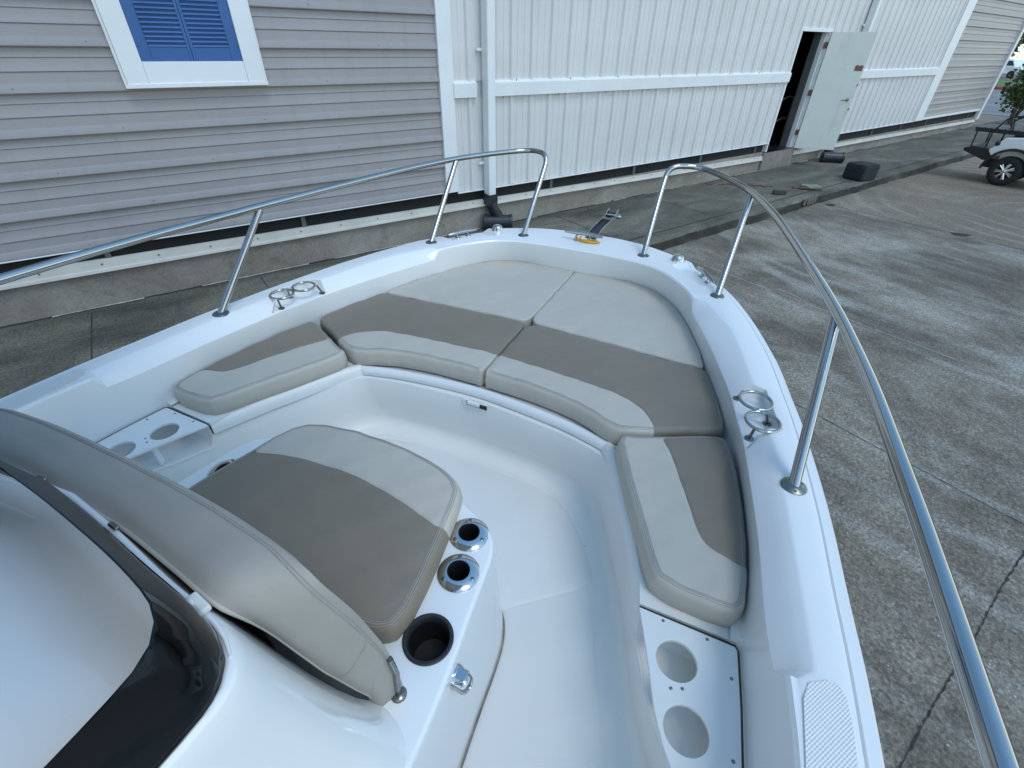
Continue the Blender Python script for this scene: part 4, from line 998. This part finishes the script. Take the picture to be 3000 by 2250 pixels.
mb = MB(); mb.rows([[B(3.725 + sx * w, D - .10 + sy * w * 1.15, z) for sx, sy in ((-1, -1), (1, -1), (1, 1), (-1, 1))] for w, z in ((.070, -1.685), (.068, -1.70), (.072, -1.76), (.066, -1.83))], closed=True)
corr(mb, [B(3.735, D - .115, -1.82), B(3.755, D - .13, -1.88), B(3.80, D - .16, -1.99)], .070, per=.024, amp=.006)
obj('corrugated_boot', mb, 'corrugated_black', d1, smooth=40)
mb = MB(); a_ = Vector(B(3.62, D - .09, -2.058)); b_ = Vector(B(3.96, D - .30, -2.058)); ax_ = (b_ - a_).normalized(); L_ = (b_ - a_).length
mb.lathe([(.0001, .0), (.090, .0), (.103, .004), (.103, .035), (.094, .040), (.094, L_ - .045), (.104, L_ - .040), (.104, L_), (.092, L_), (.088, .1), (.0001, .1)], a_, ax_, n=30)
corr(mb, [B(3.79, D - .155, -1.955), B(3.81, D - .17, -2.03)], .082, per=.03, amp=.004)
obj('drain_tee', mb, 'corrugated_black', d1, smooth=40)
d2 = downspout(13.22, -1.85, 'square white downspout behind the open steel door', (.4,))
mb = MB(); a_ = Vector(B(12.90, D - .26, -2.050)); b_ = Vector(B(13.22, D - .60, -2.050)); ax_ = (b_ - a_).normalized(); L_ = (b_ - a_).length
mb.lathe([(.0001, 0), (.100, 0), (.112, .01), (.102, .04), (.102, L_ - .05), (.113, L_ - .045), (.113, L_), (.100, L_), (.095, .1), (.0001, .1)], a_, ax_, n=28)
corr(mb, [B(13.22, D - .11, -1.86), B(13.2, D - .2, -1.93), B(13.12, D - .40, -2.03)], .062, per=.03, amp=.004)
obj('drain_tee', mb, 'corrugated_black', d2, smooth=40)
# ---- walk, kerb and lot
ZW, ZL_ = -2.163, -H
mb = MB()
KX = [-12 + .25 * i for i in range(0, 190)]
def wob(x, s=1.0): return s * (.012 * math.sin(x * 2.1) + .008 * math.sin(x * 5.3 + 1) + .006 * math.sin(x * 13.7))
KY = 3.985
rowsW = [[B(x, D + .02, ZW) for x in KX], [B(x, KY + .22, ZW) for x in KX]]
mb.rows(rowsW); mb.add([B(-12, D + .02, ZW - .3), B(35.25, D + .02, ZW - .3)], [])
wk = obj('walkway', mb, 'concrete_walk', None, kind='structure', smooth=30)
wk['label'] = 'stained concrete walkway along the foot of the building'
mb = MB()
kx = [-12 + .09 * i for i in range(0, 525)]
def kj(x, k): return random.uniform(-1, 1) * k
rk = []
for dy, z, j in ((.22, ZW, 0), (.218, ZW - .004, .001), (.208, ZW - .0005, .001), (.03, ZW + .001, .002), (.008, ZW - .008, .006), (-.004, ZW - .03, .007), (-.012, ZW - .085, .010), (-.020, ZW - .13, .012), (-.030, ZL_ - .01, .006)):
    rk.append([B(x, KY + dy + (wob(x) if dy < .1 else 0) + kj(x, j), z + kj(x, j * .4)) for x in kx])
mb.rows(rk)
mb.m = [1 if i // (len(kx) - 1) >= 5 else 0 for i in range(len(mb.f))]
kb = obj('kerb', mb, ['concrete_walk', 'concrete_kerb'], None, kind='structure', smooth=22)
mb = MB()
for x in (-6.9, -3.95, -.905, .622, 2.15, 4.9, 7.0, 8.5, 11.3, 14.2, 17.2, 20.2): 
    yy = [KY + .22 + i * .12 for i in range(13)]
    mb.rows([[B(x + random.uniform(-.002, .002) - .0045, y, ZW + .004) for y in yy if y < D - .015], [B(x + random.uniform(-.002, .002) + .0045, y, ZW + .004) for y in yy if y < D - .015]])
mb.rows([[B(x, KY + .216, ZW + .005) for x in kx], [B(x, KY + .226 + random.uniform(0, .004), ZW + .005) for x in kx]])
mb.rows([[B(x, D - .016 + wob(x * 3, .5) , ZW + .005) for x in kx if x < 24.2], [B(x, D - .040 - abs(wob(x * 7, .8)), ZW + .005) for x in kx if x < 24.2]])
obj('walkway_joint', mb, 'lot_joint', None, kind='structure')
mb = MB(); x = -12
while x < 24:
    L_ = random.uniform(.05, .5)
    if random.random() < .6: mb.rows([[B(x + L_ * t, D - .026 - random.uniform(0, .006), ZW + .009) for t in (0, .3, .6, 1)], [B(x + L_ * t, D - .046 - random.uniform(0, .016), ZW + .009) for t in (0, .3, .6, 1)]])
    x += L_
obj('mortar_line', mb, 'lot_joint_pale', None, kind='structure')
mb = MB(); q = [(-60, 4.15), (24.3, 4.15), (24.3, 60), (220, 60), (220, -120), (-60, -120)]
mb.plate(q, [], None, ZL_, T=B); 
lot = obj('concrete_lot', mb, 'concrete_lot', None, kind='structure')
# put the lot's origin in the building frame so its procedural stains line up with the joints
def reframe(o):
    mw = Matrix.Translation(CAM + Vector((0, 0, -H))) @ Matrix.Rotation(RZ, 4, 'Z')
    o.data.transform(mw.inverted() @ o.matrix_basis); o.matrix_basis = mw
for o in (lot, wk, kb): reframe(o)
mb = MB()
def crackx(x, y0, y1, w, mi=0):
    n = int(abs(y1 - y0) / .03); a = []; b = []
    for i in range(n + 1):
        y = y0 + (y1 - y0) * i / n; j = random.uniform(-.004, .004) + .004 * math.sin(y * 9); ww = w * random.uniform(.5, 1.5)
        a.append(B(x + j - ww, y, ZL_ + .004)); b.append(B(x + j + ww, y, ZL_ + .004))
    mb.rows([a, b], mi=mi)
def cracky(y, x0, x1, w, mi=0):
    n = int(abs(x1 - x0) / .02); a = []; b = []
    for i in range(n + 1):
        x = x0 + (x1 - x0) * i / n; j = random.uniform(-.003, .003) + .004 * math.sin(x * 7); ww = w * (random.uniform(.15, 1.2) + (1.5 if random.random() < .06 else 0))
        a.append(B(x, y + j - ww, ZL_ + .004)); b.append(B(x, y + j + ww, ZL_ + .004))
    mb.rows([a, b], mi=mi)
crackx(3.59, 3.9, -30, .0028); crackx(9.88, 3.95, -30, .006); crackx(5.48, 3.8, .55, .004, 1); crackx(11.16, 3.9, -8, .004, 1); crackx(14.2, 3.9, -10, .006, 1); cracky(-.42, -6, 60, .0042); crackx(19.5, 3.9, -20, .006)
mb.plate([(9.80, 3.78), (9.86, 3.70), (9.97, 3.72), (10.0, 3.80), (9.90, 3.86)], [], None, ZL_ + .006, T=B); mb.plate([(9.80, 1.86), (9.87, 1.74), (10.02, 1.70), (10.0, 1.83), (9.9, 1.95)], [], None, ZL_ + .006, T=B)
obj('lot_joint', mb, ['lot_joint', 'lot_joint_pale'], None, kind='structure')
# far ground: road bands, grass strip and red kerb
mb = MB(); mb.plate([(30, -60), (31.5, 8), (33, 60), (54, 60), (50.5, 9), (49, -60)], [], None, ZL_ + .012, T=B); obj('road', mb, 'asphalt', None, kind='structure')
mb = MB(); mb.plate([(55, 60), (54.0, 9), (53, -60), (68, -60), (72.5, 15), (76, 60)], [], None, ZL_ + .09, T=B); obj('grass_strip', mb, 'grass_green', None, kind='stuff')
mb = MB(); mb.rows([[B(52.2, -60, z) if k == 0 else None for k in (0,)] for z in ()]) if False else None
pk = [(52.6, -60), (53.6, 9), (54.6, 60)]; mb.rows([[B(x, y, ZL_) for x, y in pk], [B(x, y, ZL_ + .15) for x, y in pk], [B(x + .5, y, ZL_ + .155) for x, y in pk]]); obj('red_kerb', mb, 'red_paint', None, kind='structure')

# ---- loose things on the walk
def lumpy(c, d, rot, amp, name, mat, label, cat, bev=.02, seg=9):
    bm = bmesh.new(); bmesh.ops.create_cube(bm, size=1); bmesh.ops.subdivide_edges(bm, edges=bm.edges[:], cuts=seg, use_grid_fill=True)
    rm = BM @ Matrix.Rotation(rot, 3, 'Z'); mb = MB(); idx = {}
    for v in bm.verts:
        p = v.co.copy(); q = Vector((max(-.5, min(.5, p.x)), p.y, p.z)); 
        rd = 1 - .05 * (sum(1 for t in p if abs(t) > .46) >= 2) - .05 * (sum(1 for t in p if abs(t) > .46) >= 3)
        p = Vector((p.x * d[0], p.y * d[1], p.z * d[2])) * rd + Vector([random.uniform(-amp, amp) for _ in range(3)])
        mb.v.append(tuple(Vector(c) + rm @ p))
    bm.verts.index_update(); mb.f = [tuple(v.index for v in f.verts) for f in bm.faces]; mb.m = [0] * len(mb.f); bm.free()
    return obj(name, mb, mat, None, smooth=50, label=label, cat=cat)
lumpy(B(11.79, 4.19, ZW + .152), (.45, .43, .305), R(-12), .004, 'foam_block', 'foam_block', 'black rough block standing on the walkway near the kerb', 'block')
lumpy(B(9.18, 4.41, ZW + .036), (.22, .11, .075), R(-47), .002, 'brick', 'brick_dark', 'dark brick lying on the walkway by the boat rail', 'brick', seg=4)
mb = MB(); 
for (x, y, a, lx, ly, z, mi) in ((10.05, 4.36, 20, .50, .07, .012, 0), (10.0, 4.25, 5, .36, .06, .03, 0), (10.12, 4.28, 40, .28, .16, .045, 1), (10.22, 4.42, 10, .22, .12, .02, 1)):
    mb.box(B(x, y, ZW + z), (lx, ly, .018), BM @ Matrix.Rotation(R(a - 60), 3, 'Z') @ Matrix.Rotation(R(6), 3, 'X'), mi)
obj('scrap_pile', mb, ['rust_wood', 'green_scrap'], None, label='small pile of rusty wood and green scraps beside the dark block', cat='debris')
mb = MB(); x = 8.6
for i in range(26):
    px_, py2 = 8.75 + i * .035 + random.uniform(-.05, .05), 5.60 - i * .030 + random.uniform(-.06, .06)
    mb.box(B(px_, py2, ZW + .006), (random.uniform(.03, .12), random.uniform(.01, .05), .008), BM @ Matrix.Rotation(random.uniform(0, 3), 3, 'Z'))
obj('fallen_leaves', mb, 'rust_wood', None, kind='stuff')
mb = MB()
for (x, y, w_, h_, a) in ((9.28, 3.968, .16, .10, 12), (9.50, 3.960, .20, .12, -18), (9.66, 3.975, .10, .10, 5)):
    mb.box(B(x, y, ZW - .055), (w_, .03, h_), BM @ Matrix.Rotation(R(a), 3, 'Z') @ Matrix.Rotation(R(a), 3, 'Y'))
obj('kerb_rubble', mb, 'concrete_walk', None, bevel=.006, label='broken pale chunk of the kerb edge', cat='rubble')

# ---- golf cart: long axis along -by, rear towards the wall
cart = thing('golf_cart', 'white golf cart with black rear cargo seat and chrome wheels', 'golf cart', B(15.1, 1.9, ZL_), RZ)
GX = 14.66
def Gp(u, v, z): return B(GX + u, v, z + ZL_)         # u: across (away from us), v: by coordinate, z above lot
def gbox(mb, u0, u1, v0, v1, z0, z1, mi=0): mb.box(Gp((u0 + u1) / 2, (v0 + v1) / 2, (z0 + z1) / 2), (u1 - u0, v1 - v0, z1 - z0), BM, mi)
def wheel(u, v, sg):
    mb = MB(); c = Gp(u, v, .275); ax = e1 * -sg
    mb.lathe([(.135, -.09), (.16, -.105), (.235, -.108), (.262, -.09), (.275, -.06), (.275, .06), (.262, .09), (.235, .108), (.165, .105), (.140, .09), (.135, .05)], c, ax, n=40)
    for k in range(40):
        a = k * math.pi / 20; 
        for s_ in (-1, 1):
            p = Vector(c) + ax * (s_ * .045) + (e2 * math.cos(a + s_ * .05) + Vector((0, 0, 1)) * math.sin(a + s_ * .05)) * .273
            mb.box(p, (.075, .020, .014), BM @ Matrix.Rotation(a + math.pi / 2, 3, 'X'))
    w = obj('wheel', mb, 'tyre', cart, smooth=40)
    m2 = MB(); m2.lathe([(.168, .080), (.172, .098), (.160, .100), (.150, .085), (.148, .02), (.0001, .02)], c, ax, n=40)
    r1 = obj('rim', m2, 'alloy', w, smooth=40); r1.data.materials.append(M['cart_black'])
    for p in r1.data.polygons:
        pass
    m3 = MB()
    for k in range(7):
        a = k * 2 * math.pi / 7
        for off in (-.13, .13):
            d_ = e2 * math.cos(a + off) + Vector((0, 0, 1)) * math.sin(a + off); d0 = e2 * math.cos(a + off * .4) + Vector((0, 0, 1)) * math.sin(a + off * .4)
            m3.tube([Vector(c) + ax * .088 + d0 * .035, Vector(c) + ax * .092 + d_ * .155], [.019, .014], 6)
    m3.lathe([(.0001, .100), (.035, .097), (.042, .085), (.042, .07)], c, ax, n=20)
    obj('spokes', m3, 'alloy', w, smooth=40)
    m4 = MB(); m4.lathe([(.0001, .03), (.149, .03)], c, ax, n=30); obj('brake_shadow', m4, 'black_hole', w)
for v in (2.56, .86):
    wheel(0.0, v, 1); wheel(.95, v, -1)
# rear fender arch and body
mb = MB()
def arch(v0, r, z0=.275, a0=0, a1=180, n=14): return [(v0 + r * math.cos(R(a0 + (a1 - a0) * k / n)), z0 + r * math.sin(R(a0 + (a1 - a0) * k / n))) for k in range(n + 1)]
side = [(3.02, .66), (2.90, .72), (2.84, .86), (2.60, .90), (2.2, .90), (1.95, .88), (1.9, .45), (2.02, .42)] 
ar = arch(2.56, .40, .275, 30, 150)[::-1]
poly = [(3.0, .63), (2.93, .70), (2.87, .80), (2.82, .875), (2.55, .905), (2.15, .905), (1.95, .88), (1.90, .42), (2.12, .40)] + [(v, z) for v, z in arch(2.56, .42, .275, 165, 35)]
for u in (-.10, .78 + .27):
    q = [Gp(u, v, z) for v, z in poly]; q2 = [Gp(u + .18 if u < 0 else u - .18, v, z) for v, z in poly]; n = len(q)
    mb.add(q + q2, [tuple(range(n)), tuple(range(n, 2 * n))[::-1]] + [(i, (i + 1) % n, n + (i + 1) % n, n + i) for i in range(n)])
gbox(mb, .08, .87, 1.95, 2.80, .45, .88)
# front cowl and floor
fp = [(.30, .35), (.20, .55), (.28, .95), (.42, 1.02), (.70, .62), (1.32, .52), (1.34, .35)]
q = [Gp(-.05, v, z) for v, z in fp]; q2 = [Gp(1.0, v, z) for v, z in fp]; n = len(q)
mb.add(q + q2, [tuple(range(n)), tuple(range(n, 2 * n))[::-1]] + [(i, (i + 1) % n, n + (i + 1) % n, n + i) for i in range(n)])
obj('body', mb, 'cart_white', cart, smooth=30, bevel=.02)
mb = MB(); gbox(mb, 0, .95, 1.30, 1.95, .33, .40); gbox(mb, -.12, .0, 1.32, 1.93, .30, .37); gbox(mb, .1, .85, 1.4, 3.0, .28, .45); gbox(mb, .3, .65, .2, 1.3, .26, .34); obj('chassis', mb, 'cart_black', cart, bevel=.01)
mb = MB()
for u in (-.13, 1.08):
    a1_ = [Gp(u, v, z) for v, z in arch(2.56, .43, .275, 0, 172, 18)]; a2_ = [Gp(u + (.14 if u < 0 else -.14), v, z) for v, z in arch(2.56, .43, .275, 0, 172, 18)]; a3_ = [Gp(u, v, z) for v, z in arch(2.56, .385, .275, 0, 172, 18)]
    mb.rows([a2_, a1_, a3_])
obj('wheel_arch', mb, 'cart_black', cart, smooth=40)
mb = MB(); pl = [(2.92, .44), (3.02, .42), (3.42, .55), (3.44, .60), (3.30, .655), (2.98, .64)]
q = [Gp(-.02, v, z) for v, z in pl]; q2 = [Gp(1.0, v, z) for v, z in pl]; n = len(q)
mb.add(q + q2, [tuple(range(n)), tuple(range(n, 2 * n))[::-1]] + [(i, (i + 1) % n, n + (i + 1) % n, n + i) for i in range(n)])
obj('foot_platform', mb, 'cart_black', cart, bevel=.012)
mb = MB(); gbox(mb, 0, .98, 2.45, 3.42, .965, 1.005); gbox(mb, -.01, .99, 2.45, 3.40, .93, .964); 
for k in range(7): gbox(mb, .06, .92, 2.60 + k * .11, 2.64 + k * .11, 1.005, 1.013)
obj('rear_seat_deck', mb, 'cart_black', cart, bevel=.008)
mb = MB(); gbox(mb, .04, .94, 2.0, 2.75, .90, .99); gbox(mb, .04, .94, 1.92, 2.02, .95, 1.40); obj('seat', mb, 'cart_black', cart, bevel=.03)
mb = MB()
for u in (.0, .97):
    mb.tube([Gp(u, v, z) for v, z in ((3.08, .60), (3.10, .93), (3.08, 1.0), (2.98, 1.19), (2.86, 1.25), (2.4, 1.25), (2.2, 1.22))], .016, 10)
    mb.tube([Gp(u, v, z) for v, z in ((3.33, .64), (3.36, .98))], .016, 8); mb.tube([Gp(u, v, z) for v, z in ((2.80, 1.0), (2.86, 1.18), (2.74, 1.245))], .014, 8)
mb.tube([Gp(0, 3.36, .93), Gp(.97, 3.36, .93)], .016, 8); mb.tube([Gp(.30, 2.9, 1.0), Gp(.30, 2.96, 1.18), Gp(.97, 2.96, 1.20)], .014, 8)
obj('grab_bar', mb, 'cart_black', cart, smooth=50)
mb = MB(); mb.lathe([(.0001, .02), (.035, .018), (.045, 0)], Gp(-.115, 2.90, .76), -e1, n=16); obj('tail_light', mb, 'car_glass', cart, smooth=40)
# wrap-up: steering wheel
mb = MB(); cc_ = Vector(Gp(.25, 1.05, 1.12)); mb.tube([cc_ + e1 * .17 * math.cos(t) + (e2 * .5 + Vector((0, 0, .86))) * .17 * math.sin(t) for t in np.linspace(0, 2 * math.pi, 25)[:-1]], .013, 8, closed=True); mb.tube([cc_, Gp(.25, .62, .75)], .02, 8); obj('steering_wheel', mb, 'cart_black', cart, smooth=50)

# ---- shrub at the far corner
def shrub(c, h, r, label, name='shrub', n=2600, group=None, ls=.16):
    t = thing(name, label, 'shrub', c, 0, group); rnd = random.Random(int(c[0] * 100)); mb = MB(); c = Vector(c); tips = []
    for k in range(7):
        a = k * .9 + rnd.uniform(-.3, .3); d = Vector((math.cos(a), math.sin(a), 0)) * r * rnd.uniform(.35, .95); top = c + d + Vector((0, 0, h * rnd.uniform(.55, 1.0)))
        mid = c + d * .3 + Vector((0, 0, h * .35)); mb.tube([c + Vector((rnd.uniform(-.1, .1), rnd.uniform(-.1, .1), 0)), mid, top], [.06 * h / 3, .04 * h / 3, .01], 6)
        for j in range(6): tips.append((mid.lerp(top, .25 + .15 * j) + Vector([rnd.uniform(-.25, .25) * r for _ in range(3)]), r * rnd.uniform(.18, .38)))
    obj('trunk', mb, 'bark', t, smooth=50); mb = MB()
    for i in range(n):
        p, rr_ = tips[rnd.randrange(len(tips))]; q = p + Vector([rnd.gauss(0, .5) for _ in range(3)]) * rr_
        d = Vector([rnd.uniform(-1, 1), rnd.uniform(-1, 1), rnd.uniform(-.3, 1)]).normalized(); s_ = d.orthogonal().normalized(); s_ = Matrix.Rotation(rnd.uniform(0, 6), 3, d) @ s_; L_ = ls * rnd.uniform(.6, 1.3); w_ = L_ * .28
        mb.add([q, q + d * L_ * .5 + s_ * w_, q + d * L_, q + d * L_ * .5 - s_ * w_], [(0, 1, 2, 3)])
    obj('foliage', mb, 'leaf', t, weld=False); return t
shrub(B(26.2, 5.2, ZL_), 1.95, .85, 'leafy green shrub with dark stems at the far end of the building', n=1900)
# far vehicle seen over the lot
def car(x, y, rot, label, col='cart_white'):
    t = thing('parked_car', label, 'car', B(x, y, ZL_), RZ + rot); mw = WM[t.name]
    mb = MB(); pr = [(-2.3, .35), (-2.35, .75), (-2.1, .98), (-1.5, 1.05), (-1.0, 1.62), (.5, 1.66), (1.25, 1.10), (2.1, .95), (2.35, .7), (2.3, .35)]
    n = len(pr); vs = []
    for k, (w_) in enumerate((-.9, .9)):
        for a, z in pr: vs.append(mw @ Vector((a, w_ * (1 if z < 1.1 else .82), z)))
    mb.add(vs, [tuple(range(n)), tuple(range(n, 2 * n))[::-1]] + [(i, (i + 1) % n, n + (i + 1) % n, n + i) for i in range(n)])
    obj('body', mb, col, t, bevel=.08)
    mb = MB(); 
    for w_ in (-1, 1):
        mb.add([mw @ Vector((a, w_ * (.905 if z < 1.15 else .80), z)) for a, z in ((-1.35, 1.10), (-.95, 1.52), (.45, 1.55), (1.05, 1.12))], [(0, 1, 2, 3)])
    mb.add([mw @ Vector(p) for p in ((.56, -.72, 1.64), (.56, .72, 1.64), (1.27, .82, 1.13), (1.27, -.82, 1.13))], [(0, 1, 2, 3)])
    obj('window', mb, 'car_glass', t)
    for a in (-1.45, 1.45):
        for w_ in (-.88, .88):
            mb = MB(); mb.lathe([(.0001, -.1), (.33, -.1), (.34, 0), (.33, .1), (.0001, .1)], mw @ Vector((a, w_, .34)), mw.to_3x3() @ Vector((0, 1, 0)), n=20); wh = obj('wheel', mb, 'tyre', t, smooth=40)
    return t
car(79, 18.6, R(70), 'white car parked far off past the grass strip')
car(90, 25, R(60), 'dark car parked behind the white car in the distance', 'car_glass')
for i, (x, y, h) in enumerate(((96, 24, 6), (100, 33, 7.5), (104, 42, 7))):
    shrub(B(x, y, ZL_), h, h * .45, ['small tree beyond the parked cars, nearest the building corner', 'round tree beyond the parked cars, middle of three', 'far tree beyond the parked cars, last of three'][i], 'tree', 1500, 'trees beyond the road', ls=.7)

# ------------------------------------------------------------------ camera, light
cam = bpy.data.cameras.new('camera'); co = bpy.data.objects.new('camera', cam); C.objects.link(co)
cam.sensor_width = 36; cam.lens = 1373.257 / 3000 * 36; cam.clip_start = .02; cam.clip_end = 2000
yaw, pitch, roll = -.428595, -.629020, -.017325
yaw, pitch, roll = -.42858780525, -.62902054361, -.01732379468
fwd = Vector((math.sin(yaw) * math.cos(pitch), math.cos(yaw) * math.cos(pitch), math.sin(pitch))); rt = Vector((math.cos(yaw), -math.sin(yaw), 0)); dn_ = fwd.cross(rt)
r2 = rt * math.cos(roll) + dn_ * math.sin(roll); d2_ = -rt * math.sin(roll) + dn_ * math.cos(roll)
co.matrix_world = Matrix.Translation(CAM) @ Matrix((r2, -d2_, -fwd)).transposed().to_4x4()
bpy.context.scene.camera = co
sc_ = bpy.context.scene
wd = bpy.data.worlds.new('World'); sc_.world = wd; wd.use_nodes = True; nt = wd.node_tree; bg = nt.nodes['Background']
sky = nt.nodes.new('ShaderNodeTexSky'); sky.sky_type = 'NISHITA'; sky.sun_disc = False
SUN_AZ, SUN_EL = R(112), R(60)      # azimuth clockwise from +Y
sky.sun_elevation = SUN_EL; sky.sun_rotation = SUN_AZ; sky.air_density = 1.0; sky.dust_density = 0.4; sky.ozone_density = 2.5
hz = mix(nt, 1.0, sky.outputs[0], (0.85, 1.08, 1.03), 'MULTIPLY'); bw = nt.nodes.new('ShaderNodeRGBToBW'); nt.links.new(hz, bw.inputs[0]); cl = mix(nt, 1.0, bw.outputs[0], (1.10, 1.06, .93), 'MULTIPLY')
tcw = nt.nodes.new('ShaderNodeTexCoord'); spw = nt.nodes.new('ShaderNodeSeparateXYZ'); nt.links.new(tcw.outputs['Generated'], spw.inputs[0])
fw_ = ramp(nt, spw.outputs[2], [(0.0, (.80,) * 3), (.30, (.45,) * 3), (.60, (0,) * 3)])      # low sky greyed and warmed, added for more neutral side light
nt.links.new(mix(nt, fw_, hz, cl), bg.inputs['Color']); bg.inputs['Strength'].default_value = .15
sl = bpy.data.lights.new('sun', 'SUN'); sl.energy = .5; sl.angle = R(22); sl.color = (1, .97, .93)
so = bpy.data.objects.new('sun', sl); C.objects.link(so)
sd_ = Vector((math.sin(SUN_AZ) * math.cos(SUN_EL), math.cos(SUN_AZ) * math.cos(SUN_EL), math.sin(SUN_EL)))
so.rotation_euler = (-sd_).to_track_quat('-Z', 'Y').to_euler(); so.location = (0, 0, 20)
sc_.view_settings.view_transform = 'Standard'; sc_.view_settings.look = 'None'; sc_.view_settings.exposure = 0.92; sc_.view_settings.gamma = 1
sc_.render.engine = 'CYCLES'; sc_.cycles.max_bounces = 8; sc_.cycles.transparent_max_bounces = 12; sc_.cycles.use_denoising = True
